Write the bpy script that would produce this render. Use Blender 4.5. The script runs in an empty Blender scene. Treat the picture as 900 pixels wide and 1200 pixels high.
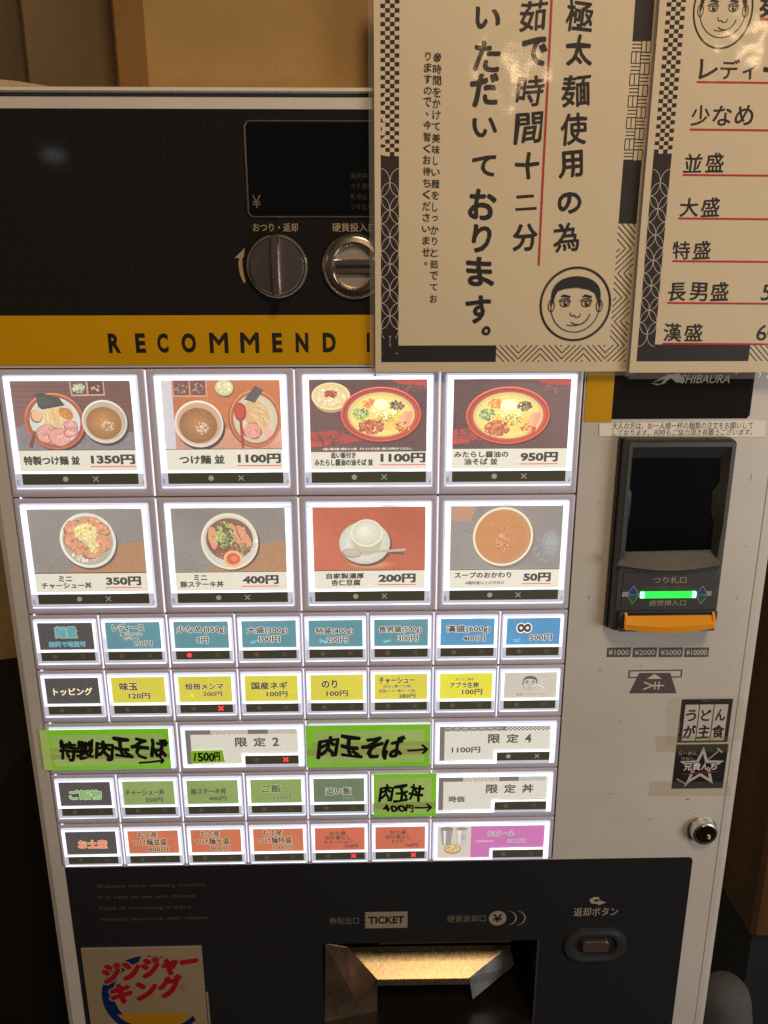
import bpy, math, random
import numpy as np
from mathutils import Matrix, Vector

rnd = random.Random(7)
SC = bpy.context.scene
COL = SC.collection

# ------------------------------------------------------------------ camera
ZC = 1.45            # height of the lens above the floor (m)
D = 0.68             # lens to front of machine (m)
FPX = 901.0          # focal length in photo pixels (900 x 1200 photo)
PITCH, YAW, ROLL = math.radians(15.582), math.radians(-1.225), math.radians(0.115)

def _rot():
    cp, sp = math.cos(PITCH), math.sin(PITCH)
    cy, sy = math.cos(YAW), math.sin(YAW)
    cr, sr = math.cos(ROLL), math.sin(ROLL)
    Rz = np.array([[cy, -sy, 0], [sy, cy, 0], [0, 0, 1]])
    Rx = np.array([[1, 0, 0], [0, cp, sp], [0, -sp, cp]])
    Ry = np.array([[cr, 0, sr], [0, 1, 0], [-sr, 0, cr]])
    return Rz @ Rx @ Ry
ROT = _rot()
cam = bpy.data.cameras.new('camera')
camo = bpy.data.objects.new('camera', cam)
COL.objects.link(camo)
cam.sensor_fit = 'VERTICAL'
cam.sensor_height = 36.0
cam.sensor_width = 27.0
cam.lens = 36.0 * FPX / 1200.0
cam.clip_start = 0.02
cam.clip_end = 60
M = Matrix(((ROT[0, 0], ROT[0, 2], -ROT[0, 1], 0), (ROT[1, 0], ROT[1, 2], -ROT[1, 1], -D),
            (ROT[2, 0], ROT[2, 2], -ROT[2, 1], ZC), (0, 0, 0, 1)))
camo.matrix_world = M
SC.camera = camo

# ------------------------------------------------------------------ world and lamps
w = bpy.data.worlds.new('World')
SC.world = w
w.use_nodes = True
w.node_tree.nodes['Background'].inputs[0].default_value = (1.0, 0.80, 0.60, 1)
w.node_tree.nodes['Background'].inputs[1].default_value = 0.035

def lamp(name, loc, size, energy, col, target=None, sy=None, kind='AREA'):
    l = bpy.data.lights.new(name, kind)
    o = bpy.data.objects.new(name, l)
    COL.objects.link(o)
    l.energy = energy
    l.color = col
    if kind == 'AREA':
        l.shape = 'RECTANGLE' if sy else 'DISK'
        l.size = size
        if sy:
            l.size_y = sy
    else:
        l.shadow_soft_size = size
    o.location = (loc[0], loc[1], loc[2] + ZC)
    if target is not None:
        d = Vector((target[0], target[1], target[2] + ZC)) - o.location
        o.rotation_euler = d.to_track_quat('-Z', 'Y').to_euler()
    return o
lamp('ceiling_lamp', (0.30, -1.15, 1.15), 0.42, 12.0, (1.0, 0.745, 0.49), (0.0, 0, -0.1))
lamp('counter_lamp', (1.45, -1.2, -0.25), 0.8, 10.5, (1.0, 0.95, 0.90), (0.35, 0, -0.5))
lamp('downlight', (0.47, -2.15, 0.70), 0.05, 2.6, (1.0, 0.68, 0.38), kind='POINT')
lamp('downlight', (1.20, -2.05, 0.80), 0.05, 2.6, (1.0, 0.68, 0.38), kind='POINT')
lamp('left_fill_light', (-1.7, -1.1, 0.55), 0.3, 2.4, (1.0, 0.60, 0.30), (-0.5, 0.3, -0.4))  # added warm light to lift the left wall and cabinet, no lamp known there
lamp('window_light', (-1.36, -3.0, 0.60), 0.085, 0.012, (0.8, 0.9, 1.0), (-0.2, 0, 0.1), 0.045)
SC.view_settings.view_transform = 'Standard'
SC.view_settings.look = 'None'
SC.view_settings.gamma = 1
SC.view_settings.exposure = 0.12
SC.cycles.use_denoising = False
SC.cycles.max_bounces = 6
SC.cycles.transparent_max_bounces = 12
SC.cycles.sample_clamp_indirect = 4
SC.cycles.caustics_reflective = False
SC.cycles.caustics_refractive = False

# ------------------------------------------------------------------ helpers
def P(px, py, Y=0.0):
    """photo pixel -> (x, z) in mm on the plane Y (m) behind the front; z is relative to lens height"""
    d = ROT @ np.array([(px - 450) / FPX, 1.0, -(py - 600) / FPX])
    t = (D + Y) / d[1]
    return d[0] * t * 1000, d[2] * t * 1000

def B(x0, y0, x1, y1, Y=0.0):
    """pixel box -> upright mm box (x0, z0, x1, z1)"""
    xm, ym = (x0 + x1) / 2, (y0 + y1) / 2
    return P(x0, ym, Y)[0], P(xm, y1, Y)[1], P(x1, ym, Y)[0], P(xm, y0, Y)[1]

def lin(c):
    out = []
    for v in c:
        v /= 255.0
        out.append(v / 12.92 if v <= 0.04045 else ((v + 0.055) / 1.055) ** 2.4)
    return out

WORLD = {}       # world origin of every object
def link(o, parent, wloc):
    COL.objects.link(o)
    WORLD[o.name] = Vector(wloc)
    if parent is not None:
        o.parent = parent
        o.location = Vector(wloc) - WORLD[parent.name]
    else:
        o.location = wloc
    return o

def tag(o, label=None, cat=None, group=None, kind=None):
    if label: o['label'] = label
    if cat: o['category'] = cat
    if group: o['group'] = group
    if kind: o['kind'] = kind
    return o

def thing(name, wloc, label, cat, group=None):
    o = bpy.data.objects.new(name, None)
    o.empty_display_size = 0.02
    link(o, None, wloc)
    return tag(o, label, cat, group)

class MB:
    """mesh builder, mm, machine coordinates (x right, y into the machine, z up from lens height)"""
    def __init__(s):
        s.v, s.f, s.m = [], [], []
    def face(s, pts, mi=0):
        n = len(s.v)
        s.v += [tuple(p) for p in pts]
        s.f.append(tuple(range(n, n + len(pts))))
        s.m.append(mi)
        return s
    def rings(s, rings, mi=0, cap0=False, cap1=False):
        n = len(s.v); k = len(rings[0])
        for r in rings: s.v += [tuple(p) for p in r]
        for i in range(len(rings) - 1):
            for j in range(k):
                a = n + i * k + j; b = n + i * k + (j + 1) % k
                s.f.append((a, b, b + k, a + k)); s.m.append(mi)
        if cap0: s.f.append(tuple(n + j for j in range(k))[::-1]); s.m.append(mi)
        if cap1: s.f.append(tuple(n + (len(rings) - 1) * k + j for j in range(k))); s.m.append(mi)
        return s
    def rrect(s, levels, mi=0, cap0=False, cap1=True, seg=4):
        """levels: (x0,z0,x1,z1,radius,y)"""
        R = []
        for (x0, z0, x1, z1, r, y) in levels:
            r = max(min(r, (x1 - x0) / 2 - .01, (z1 - z0) / 2 - .01), 0.02)
            ring = []
            for (cx, cz, a0) in ((x1 - r, z0 + r, -90), (x1 - r, z1 - r, 0), (x0 + r, z1 - r, 90), (x0 + r, z0 + r, 180)):
                for k in range(seg + 1):
                    a = math.radians(a0 + 90 * k / seg)
                    ring.append((cx + r * math.cos(a), y, cz + r * math.sin(a)))
            R.append(ring)
        return s.rings(R, mi, cap0, cap1)
    def lathe(s, cx, cz, prof, n=40, mi=0, cap=True, sx=1.0):
        R = [[(cx + sx * r * math.cos(2 * math.pi * k / n), y, cz + r * math.sin(2 * math.pi * k / n)) for k in range(n)] for r, y in prof]
        return s.rings(R, mi, False, cap)
    def box(s, x0, y0, z0, x1, y1, z1, mi=0, b=0.0):
        if b:
            return s.rrect([(x0, z0, x1, z1, b, y1), (x0, z0, x1, z1, b, y0 + b), (x0 + b, z0 + b, x1 - b, z1 - b, b * .5, y0)], mi, True, True, 2)
        p = [(x, y, z) for x in (x0, x1) for y in (y0, y1) for z in (z0, z1)]
        for q in ((0, 1, 3, 2), (4, 6, 7, 5), (0, 4, 5, 1), (2, 3, 7, 6), (0, 2, 6, 4), (1, 5, 7, 3)):
            s.face([p[i] for i in q], mi)
        return s
    def prism(s, pts, y0, y1, mi=0):
        """pts (x,z) outline, front at y0, back at y1"""
        return s.rings([[(x, y1, z) for x, z in pts], [(x, y0, z) for x, z in pts]], mi, True, True)
    def mesh(s, name, mats, o, smooth=False):
        me = bpy.data.meshes.new(name)
        me.from_pydata([((x - o[0]) * .001, (y - o[1]) * .001, (z - o[2]) * .001) for x, y, z in s.v], [], s.f)
        if not isinstance(mats, (list, tuple)): mats = [mats]
        for m in mats: me.materials.append(m)
        me.polygons.foreach_set('material_index', s.m)
        if smooth:
            me.polygons.foreach_set('use_smooth', [True] * len(s.f))
            me.set_sharp_from_angle(angle=math.radians(38))
        me.update()
        return me
    def build(s, name, mats, parent=None, smooth=True, org=None):
        a = np.array(s.v)
        o = org if org is not None else ((a.min(0) + a.max(0)) / 2)
        me = s.mesh(name, mats, o, smooth)
        import bmesh
        bm = bmesh.new(); bm.from_mesh(me)
        bmesh.ops.remove_doubles(bm, verts=bm.verts, dist=1e-6)
        bmesh.ops.recalc_face_normals(bm, faces=bm.faces)
        bm.to_mesh(me); bm.free()
        if smooth: me.set_sharp_from_angle(angle=math.radians(38))
        ob = bpy.data.objects.new(name, me)
        return link(ob, parent, (o[0] * .001, o[1] * .001, o[2] * .001 + ZC))

# ---- text outlines, built with Blender's own built-in font
_glyph = {}
def glyphs(body, bold=0.0, res=3, space=1.0, shear=0.0):
    key = (body, bold, res, space, shear)
    if key in _glyph: return _glyph[key]
    c = bpy.data.curves.new('lettering', 'FONT')
    c.body = body; c.offset = bold; c.resolution_u = res; c.space_character = space; c.shear = shear
    c.fill_mode = 'FRONT'
    o = bpy.data.objects.new('lettering', c)
    COL.objects.link(o)
    dg = bpy.context.evaluated_depsgraph_get()
    me = bpy.data.meshes.new_from_object(o.evaluated_get(dg))
    n = len(me.vertices)
    co = np.zeros(n * 3); me.vertices.foreach_get('co', co); co = co.reshape(-1, 3)[:, :2]
    fs = [tuple(p.vertices) for p in me.polygons]
    # islands, so that overlapping strokes never share a plane
    par = list(range(n))
    def find(a):
        while par[a] != a:
            par[a] = par[par[a]]; a = par[a]
        return a
    for f in fs:
        r = find(f[0])
        for q in f[1:]: par[find(q)] = r
    roots = {}
    isl = np.array([roots.setdefault(find(i), len(roots)) for i in range(n)])
    bpy.data.objects.remove(o); bpy.data.curves.remove(c); bpy.data.meshes.remove(me)
    _glyph[key] = (co, fs, isl)
    return _glyph[key]

STEP = 0.0008
class Print:
    """flat coloured print: polygons laid one on another, painter's order, mm"""
    def __init__(s, y=0.0, fy=None, step=STEP):
        s.V, s.F, s.C = [], [], []
        s.n = 0; s.y = y; s.k = 0; s.fy = fy; s.step = step
    def add(s, pts, faces, col, isl=None, cols=None):
        s.k += 1
        y = s.y - s.step * s.k
        pts = np.asarray(pts, float)
        Y = np.full(len(pts), y)
        if isl is not None: Y = Y - (isl % 7) * s.step * .12
        if s.fy is not None: Y = Y + s.fy(pts[:, 0], pts[:, 1])
        s.V.append(np.column_stack([pts[:, 0], Y, pts[:, 1]]))
        c = lin(col) + [1.0]
        for i, f in enumerate(faces):
            s.F.append(tuple(q + s.n for q in f))
            s.C.append(c if cols is None else lin(cols[i]) + [1.0])
        s.n += len(pts)
        return s
    def poly(s, pts, col):
        return s.add(pts, [tuple(range(len(pts)))], col)
    def rect(s, x0, z0, x1, z1, col, cell=0, jit=0):
        if cell:
            nx = max(1, int(abs(x1 - x0) / cell)); nz = max(1, int(abs(z1 - z0) / cell))
            pts = [(x0 + (x1 - x0) * i / nx, z0 + (z1 - z0) * j / nz) for j in range(nz + 1) for i in range(nx + 1)]
            fs = [(j * (nx + 1) + i, j * (nx + 1) + i + 1, (j + 1) * (nx + 1) + i + 1, (j + 1) * (nx + 1) + i) for j in range(nz) for i in range(nx)]
            cols = None
            if jit:
                cols = []
                a1, a2, a3 = (rnd.uniform(0, 6) for _ in range(3))
                for i_, _ in enumerate(fs):
                    u, v_ = (i_ % nx) / nx, (i_ // nx) / nz
                    d = jit * (.9 * math.sin(3.1 * u + a1) + .9 * math.sin(2.7 * v_ + a2 + 2 * u) + .5 * math.sin(9 * u + 5 * v_ + a3)) + rnd.uniform(-jit, jit) * .45
                    cols.append([min(255, max(0, v + d)) for v in col])
            return s.add(pts, fs, col, cols=cols)
        return s.poly([(x0, z0), (x1, z0), (x1, z1), (x0, z1)], col)
    def ell(s, cx, cz, rx, rz, col, n=32, rot=0, jag=0.0):
        ca, sa = math.cos(rot), math.sin(rot)
        pts = []
        for k in range(n):
            a = 2 * math.pi * k / n
            j = 1 + rnd.uniform(-jag, jag)
            x, z = rx * math.cos(a) * j, rz * math.sin(a) * j
            pts.append((cx + x * ca - z * sa, cz + x * sa + z * ca))
        return s.poly(pts, col)
    def dome(s, cx, cz, rx, rz, c0, c1, n=7, ox=-.18, oz=.2, sides=36):
        """shaded round form of the printed picture: colour runs from c0 at the rim to c1"""
        for k in range(n):
            t = k / (n - 1); q_ = 1 - t * .86
            s.ell(cx + rx * ox * t, cz + rz * oz * t, rx * q_, rz * q_, [a + (b - a) * t for a, b in zip(c0, c1)], sides)
        return s
    def stroke(s, pts, wd, col, closed=False, taper=False):
        pts = [np.array(p, float) for p in pts]
        n = len(pts); L, R = [], []
        for i in range(n):
            a = pts[(i - 1) % n] if (closed or i) else pts[i]
            b = pts[(i + 1) % n] if (closed or i < n - 1) else pts[i]
            t = b - a; t = t / (np.hypot(*t) + 1e-9); nn = np.array([-t[1], t[0]])
            h = wd / 2
            if taper: h *= 1 - .75 * abs(2 * i / (n - 1) - 1) ** 2
            L.append(pts[i] + nn * h); R.append(pts[i] - nn * h)
        fs = [(i, (i + 1) % n, n + (i + 1) % n, n + i) for i in range(n if closed else n - 1)]
        return s.add(L + R, fs, col)
    def line(s, x0, z0, x1, z1, wd, col, seg=1):
        return s.stroke([(x0 + (x1 - x0) * i / seg, z0 + (z1 - z0) * i / seg) for i in range(seg + 1)], wd, col)
    def arc(s, cx, cz, rx, rz, a0, a1, wd, col, n=16, taper=False):
        full = abs(a1 - a0) >= 359.9
        k = n if full else n + 1
        return s.stroke([(cx + rx * math.cos(math.radians(a0 + (a1 - a0) * i / n)), cz + rz * math.sin(math.radians(a0 + (a1 - a0) * i / n))) for i in range(k)], wd, col, closed=full, taper=taper)
    def scatter(s, cx, cz, rx, rz, n, size, cols, jag=.35, asp=1.0, sides=6):
        if asp <= 1.7: n, size = int(n * 1.7), size * .78
        for _ in range(n):
            a = rnd.uniform(0, 6.283); r = math.sqrt(rnd.random())
            k = size * rnd.uniform(.6, 1.4); c = rnd.choice(cols); d = rnd.uniform(-14, 14)
            s.ell(cx + rx * r * math.cos(a), cz + rz * r * math.sin(a), k * asp, k, [min(255, max(0, v + d)) for v in c], sides, rnd.uniform(0, 3), jag)
        return s
    def noodles(s, cx, cz, rx, rz, n, col, wd=.6, ang=90, ln=8):
        for _ in range(n):
            a = rnd.uniform(0, 6.283); r = math.sqrt(rnd.random()) * .8
            x, z = cx + rx * r * math.cos(a), cz + rz * r * math.sin(a)
            t = math.radians(ang + rnd.uniform(-35, 35)); b = rnd.uniform(-.25, .25); d = rnd.uniform(-28, 18)
            pts = []
            for i in range(5):
                pts.append((x, z)); x += math.cos(t) * ln / 5; z += math.sin(t) * ln / 5; t += b
            s.stroke(pts, wd, [min(255, max(0, v + d)) for v in col])
        return s
    def text(s, body, box, col, bold=0.012, halo=None, hw=.05, hand=0.0, fat=0.0, keep=False, shear=0, align='c', res=3):
        """fit the words into box (x0,z0,x1,z1)"""
        plain = body != 'M' and all(ord(c_) < 128 or c_ in '円¥∞' for c_ in body)      # simple outlines can be thickened exactly
        off = 0.0
        if plain: off = bold * .8
        else: fat = fat + max(0.0, bold) * .95
        co, fs, isl = glyphs(body, off, min(res, 3), 1.0, shear)
        if len(co) == 0: return s
        x0, z0, x1, z1 = box
        mn, mx = co.min(0), co.max(0)
        sx = (x1 - x0) / (mx[0] - mn[0]); sz = (z1 - z0) / (mx[1] - mn[1])
        q = co.copy()
        if hand:
            f1, f2 = rnd.uniform(0, 6), rnd.uniform(0, 6)
            q[:, 0] += hand * np.sin(co[:, 1] * 5.0 + f1) + hand * .5 * np.sin(co[:, 0] * 7 + f2)
            q[:, 1] += hand * np.sin(co[:, 0] * 4.0 + f2) + hand * .5 * np.sin(co[:, 1] * 8 + f1)
        if keep:
            k = min(sx, sz); ox = {'l': x0, 'c': (x0 + x1) / 2 - k * (mx[0] - mn[0]) / 2, 'r': x1 - k * (mx[0] - mn[0])}[align]
            oz = (z0 + z1) / 2 - k * (mx[1] - mn[1]) / 2
            sx = sz = k
        else:
            ox, oz = x0, z0
        T = lambda a: np.column_stack([(a[:, 0] - mn[0]) * sx + ox, (a[:, 1] - mn[1]) * sz + oz])
        if halo is not None:
            for k in range(8):
                a = k * math.pi / 4
                s.add(T(q) + np.array([math.cos(a), math.sin(a)]) * (hw + fat) * sz, fs, halo, isl)
        if fat:
            for k in range(6):
                a = k * math.pi / 3
                s.add(T(q) + np.array([math.cos(a), math.sin(a)]) * fat * sz, fs, col, isl)
        s.add(T(q), fs, col, isl)
        return s
    def build(s, name, mat, parent, yback=None):
        V = np.concatenate(s.V)
        o = (V.min(0) + V.max(0)) / 2
        me = bpy.data.meshes.new(name)
        me.from_pydata(((V - o) * .001).tolist(), [], s.F)
        me.materials.append(mat)
        at = me.color_attributes.new('ink', 'FLOAT_COLOR', 'CORNER')
        n = np.array([len(f) for f in s.F])
        at.data.foreach_set('color', np.repeat(np.array(s.C), n, axis=0).ravel())
        me.update()
        # every face looks out of the machine
        import bmesh
        bm = bmesh.new(); bm.from_mesh(me)
        fl = [f for f in bm.faces if f.normal.y > 0]
        if fl: bmesh.ops.reverse_faces(bm, faces=fl)
        bm.to_mesh(me); bm.free()
        ob = bpy.data.objects.new(name, me)
        return link(ob, parent, (o[0] * .001, o[1] * .001, o[2] * .001 + ZC))

# ------------------------------------------------------------------ materials
def mat(name, col=(.5, .5, .5), rough=.5, metal=0.0, emit=None, es=0.0, coat=0.0, bump=0.0, bscale=200, var=0.0, vscale=8, spec=None):
    m = bpy.data.materials.new(name)
    m.use_nodes = True
    nt = m.node_tree; b = nt.nodes['Principled BSDF']
    b.inputs['Base Color'].default_value = (*col, 1)
    b.inputs['Roughness'].default_value = rough
    b.inputs['Metallic'].default_value = metal
    b.inputs['Coat Weight'].default_value = coat
    b.inputs['Coat Roughness'].default_value = .06
    if spec is not None: b.inputs['Specular IOR Level'].default_value = spec
    if emit:
        b.inputs['Emission Color'].default_value = (*emit, 1)
        b.inputs['Emission Strength'].default_value = es
    tc = nt.nodes.new('ShaderNodeNewGeometry')
    if bump:
        n = nt.nodes.new('ShaderNodeTexNoise'); n.inputs['Scale'].default_value = bscale; n.inputs['Detail'].default_value = 4
        nt.links.new(tc.outputs['Position'], n.inputs['Vector'])
        bp_ = nt.nodes.new('ShaderNodeBump'); bp_.inputs['Strength'].default_value = bump; bp_.inputs['Distance'].default_value = .001
        nt.links.new(n.outputs['Fac'], bp_.inputs['Height']); nt.links.new(bp_.outputs['Normal'], b.inputs['Normal'])
        if coat: nt.links.new(bp_.outputs['Normal'], b.inputs['Coat Normal'])
    if var:
        n = nt.nodes.new('ShaderNodeTexNoise'); n.inputs['Scale'].default_value = vscale; n.inputs['Detail'].default_value = 8; n.inputs['Roughness'].default_value = .65
        nt.links.new(tc.outputs['Position'], n.inputs['Vector'])
        r = nt.nodes.new('ShaderNodeMapRange'); r.inputs[1].default_value = .3; r.inputs[2].default_value = .7
        r.inputs[3].default_value = 1 - var; r.inputs[4].default_value = 1 + var * .4
        nt.links.new(n.outputs['Fac'], r.inputs[0])
        mx = nt.nodes.new('ShaderNodeMix'); mx.data_type = 'RGBA'; mx.blend_type = 'MULTIPLY'; mx.inputs[0].default_value = 1
        mx.inputs[6].default_value = (*col, 1)
        nt.links.new(r.outputs[0], mx.inputs[7]); nt.links.new(mx.outputs[2], b.inputs['Base Color'])
        rr = nt.nodes.new('ShaderNodeMapRange'); rr.inputs[3].default_value = max(0, rough - .08); rr.inputs[4].default_value = min(1, rough + .1)
        nt.links.new(n.outputs['Fac'], rr.inputs[0]); nt.links.new(rr.outputs[0], b.inputs['Roughness'])
    return m

def ink(name, rough=.6, glow=0.0, coat=0.0, bump=0.0, bscale=30, grain=.06, dim=1.0, haze=0.0):
    m = mat(name, rough=rough, coat=coat)
    nt = m.node_tree; b = nt.nodes['Principled BSDF']
    b.inputs['Coat Roughness'].default_value = .10
    a = nt.nodes.new('ShaderNodeVertexColor'); a.layer_name = 'ink'
    g = nt.nodes.new('ShaderNodeNewGeometry')
    n = nt.nodes.new('ShaderNodeTexNoise'); n.inputs['Scale'].default_value = 700; n.inputs['Detail'].default_value = 2
    nt.links.new(g.outputs['Position'], n.inputs['Vector'])
    r = nt.nodes.new('ShaderNodeMapRange'); r.inputs[1].default_value = .3; r.inputs[2].default_value = .7
    r.inputs[3].default_value = (1 - grain) * dim; r.inputs[4].default_value = (1 + grain) * dim
    nt.links.new(n.outputs['Fac'], r.inputs[0])
    mx = nt.nodes.new('ShaderNodeMix'); mx.data_type = 'RGBA'; mx.blend_type = 'MULTIPLY'; mx.inputs[0].default_value = 1
    src = a.outputs['Color']
    if haze:      # grey veil mixed in for the reflection haze over cards, in uneven mottles
        n3 = nt.nodes.new('ShaderNodeTexNoise'); n3.inputs['Scale'].default_value = 1100; n3.inputs['Detail'].default_value = 5; n3.inputs['Roughness'].default_value = .7
        nt.links.new(g.outputs['Position'], n3.inputs['Vector'])
        r3 = nt.nodes.new('ShaderNodeMapRange'); r3.inputs[1].default_value = .35; r3.inputs[2].default_value = .65
        r3.inputs[3].default_value = haze * .6; r3.inputs[4].default_value = haze * 1.4
        nt.links.new(n3.outputs['Fac'], r3.inputs[0])
        hz = nt.nodes.new('ShaderNodeMix'); hz.data_type = 'RGBA'
        hz.inputs[7].default_value = (.36, .35, .32, 1)
        nt.links.new(r3.outputs[0], hz.inputs[0]); nt.links.new(src, hz.inputs[6]); src = hz.outputs[2]
    nt.links.new(src, mx.inputs[6]); nt.links.new(r.outputs[0], mx.inputs[7])
    nt.links.new(mx.outputs[2], b.inputs['Base Color'])
    if glow:
        nt.links.new(mx.outputs[2], b.inputs['Emission Color'])
        b.inputs['Emission Strength'].default_value = glow
        m.cycles.emission_sampling = 'NONE'
    if bump:
        n2 = nt.nodes.new('ShaderNodeTexNoise'); n2.inputs['Scale'].default_value = bscale; n2.inputs['Detail'].default_value = 1.5
        nt.links.new(g.outputs['Position'], n2.inputs['Vector'])
        q = nt.nodes.new('ShaderNodeBump'); q.inputs['Strength'].default_value = bump; q.inputs['Distance'].default_value = .002
        nt.links.new(n2.outputs['Fac'], q.inputs['Height'])
        nt.links.new(q.outputs['Normal'], b.inputs['Coat Normal'])
    return m

def clear(name, tint=(1, 1, 1), gloss=.12, rough=.05, body=None, bodyf=0.0, bump=0.0):
    m = bpy.data.materials.new(name); m.use_nodes = True
    nt = m.node_tree; nt.nodes.remove(nt.nodes['Principled BSDF'])
    out = nt.nodes['Material Output']
    t = nt.nodes.new('ShaderNodeBsdfTransparent'); t.inputs[0].default_value = (*tint, 1)
    g = nt.nodes.new('ShaderNodeBsdfGlossy'); g.inputs['Roughness'].default_value = rough
    f = nt.nodes.new('ShaderNodeLayerWeight'); f.inputs[0].default_value = .12
    if bump:
        ge = nt.nodes.new('ShaderNodeNewGeometry')
        n = nt.nodes.new('ShaderNodeTexNoise'); n.inputs['Scale'].default_value = 60; n.inputs['Detail'].default_value = 3
        nt.links.new(ge.outputs['Position'], n.inputs['Vector'])
        bp_ = nt.nodes.new('ShaderNodeBump'); bp_.inputs['Strength'].default_value = bump; bp_.inputs['Distance'].default_value = .002
        nt.links.new(n.outputs['Fac'], bp_.inputs['Height']); nt.links.new(bp_.outputs['Normal'], g.inputs['Normal'])
    a = nt.nodes.new('ShaderNodeMixShader')
    ad = nt.nodes.new('ShaderNodeMath'); ad.operation = 'ADD'; ad.inputs[1].default_value = gloss * .12
    nt.links.new(f.outputs['Fresnel'], ad.inputs[0])
    nt.links.new(ad.outputs[0], a.inputs[0]); nt.links.new(t.outputs[0], a.inputs[1]); nt.links.new(g.outputs[0], a.inputs[2])
    last = a
    if body:
        d = nt.nodes.new('ShaderNodeBsdfDiffuse'); d.inputs[0].default_value = (*body, 1)
        c = nt.nodes.new('ShaderNodeMixShader'); c.inputs[0].default_value = bodyf
        nt.links.new(a.outputs[0], c.inputs[1]); nt.links.new(d.outputs[0], c.inputs[2]); last = c
    nt.links.new(last.outputs[0], out.inputs[0])
    return m

BODY = mat('body_paint', (.62, .585, .54), .40, bump=.10, bscale=900, var=.11, vscale=7)
LIP = mat('lid_edge', (.72, .66, .58), .3)
GROOVE = mat('groove', (.05, .055, .06), .5)
BEZEL = mat('bezel_plastic', (.60, .57, .68), .24, bump=.04, bscale=500)
GREYP = mat('grey_plastic', (.042, .042, .042), .38, bump=.25, bscale=2500)
GREYL = mat('grey_plastic_shelf', (.11, .105, .095), .45, bump=.25, bscale=2500, var=.2, vscale=60)
BLACKP = mat('black_plastic', (.008, .008, .009), .4)
SCREEN = mat('smoked_screen', (.004, .005, .007), .08)
CHROME = mat('chrome', (.82, .79, .75), .30, 1.0)
STEEL = mat('brushed_steel', (.95, .74, .44), .30, 1.0, bump=.035, bscale=900, var=.22, vscale=260)  # golden base colour carries the warm lamp's reflection
KNOBM = mat('dull_steel', (.42, .37, .36), .30, 1.0, bump=.1, bscale=300)
COINM = mat('coin_ring_steel', (.58, .52, .44), .24, 1.0)
YELLOW = mat('yellow_film', (.62, .33, .004), .25, var=.04)
ORANGE = mat('orange_plastic', (.85, .34, .02), .35)
STRIPM = mat('status_window', (.075, .072, .050), .22, emit=(.8, .78, .5), es=.022)
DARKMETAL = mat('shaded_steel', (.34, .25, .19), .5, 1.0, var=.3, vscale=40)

def rim_material():
    m = mat('lit_acrylic', (.7, .72, .78), .15, emit=(.84, .92, 1.0), es=1.6)
    nt = m.node_tree; b = nt.nodes['Principled BSDF']
    g = nt.nodes.new('ShaderNodeNewGeometry')
    n = nt.nodes.new('ShaderNodeTexNoise'); n.inputs['Scale'].default_value = 22; n.inputs['Detail'].default_value = 2
    nt.links.new(g.outputs['Position'], n.inputs['Vector'])
    r = nt.nodes.new('ShaderNodeMapRange'); r.inputs[1].default_value = .35; r.inputs[2].default_value = .6
    r.inputs[3].default_value = .78; r.inputs[4].default_value = 1.7
    nt.links.new(n.outputs['Fac'], r.inputs[0]); nt.links.new(r.outputs[0], b.inputs['Emission Strength'])
    return m
RIM = rim_material()
RIMB = mat('acrylic_lower_edge', (.5, .5, .55), .15, emit=(.72, .76, .90), es=.42, var=0)
RIMS = mat('acrylic_side', (.5, .5, .55), .15, emit=(.75, .80, .95), es=.62)
LEAK = mat('leak_glow', (.6, .6, .6), .3, emit=(.95, .90, 1.0), es=.85)  # emissive strips stand in for rim light leaking between the bezels

def dotted_panel():
    m = mat('dotted_dark_film', (.010, .009, .010), .06, bump=.06, bscale=10)
    nt = m.node_tree; b = nt.nodes['Principled BSDF']
    g = nt.nodes.new('ShaderNodeNewGeometry')
    sep = nt.nodes.new('ShaderNodeSeparateXYZ'); nt.links.new(g.outputs['Position'], sep.inputs[0])
    def mth(op, a, bb):
        n = nt.nodes.new('ShaderNodeMath'); n.operation = op
        for i, q in enumerate((a, bb)):
            if q is None: continue
            if isinstance(q, (int, float)): n.inputs[i].default_value = q
            else: nt.links.new(q, n.inputs[i])
        return n.outputs[0]
    pitch = .0112
    def cell(o):
        f = mth('FRACT', mth('DIVIDE', o, pitch), None)
        return mth('ABSOLUTE', mth('SUBTRACT', f, .5), None)
    dx, dz = cell(sep.outputs[0]), cell(sep.outputs[2])
    rr = mth('SQRT', mth('ADD', mth('MULTIPLY', dx, dx), mth('MULTIPLY', dz, dz)), None)
    k = mth('LESS_THAN', rr, .055)
    mx = nt.nodes.new('ShaderNodeMix'); mx.data_type = 'RGBA'
    mx.inputs[6].default_value = (.015, .0135, .0135, 1); mx.inputs[7].default_value = (.042, .038, .034, 1)
    nt.links.new(k, mx.inputs[0]); nt.links.new(mx.outputs[2], b.inputs['Base Color'])
    return m
DOTS = dotted_panel()
DARK = mat('dark_film', (.020, .0205, .024), .2, bump=.03, bscale=20)
CARDINK = ink('backlit_print', .35, glow=.90, grain=.05, haze=.15)
PLAININK = ink('print', .5, grain=.03)
PAPERINK = ink('laminated_print', .6, coat=.85, bump=.55, bscale=30, grain=.03)
FILM = clear('clear_film', (.97, .96, .93), .35, .08, (.8, .76, .7), .10, .4)
TAPE = clear('old_tape', (.985, .97, .90), .3, .2, (.60, .56, .42), .07, .6)
PACKTAPE = clear('packing_tape', (.92, .82, .66), .9, .07, (.36, .21, .09), .2, 1.2)
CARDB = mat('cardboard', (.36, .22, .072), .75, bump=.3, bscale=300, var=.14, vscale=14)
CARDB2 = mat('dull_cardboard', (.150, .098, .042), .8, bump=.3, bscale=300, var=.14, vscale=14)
REDGLOW = mat('red_lamp', (.6, .02, .02), .4, emit=(1.0, .035, .055), es=1.7)
IDLE = mat('idle_lamp', (.23, .23, .19), .4)
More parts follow.
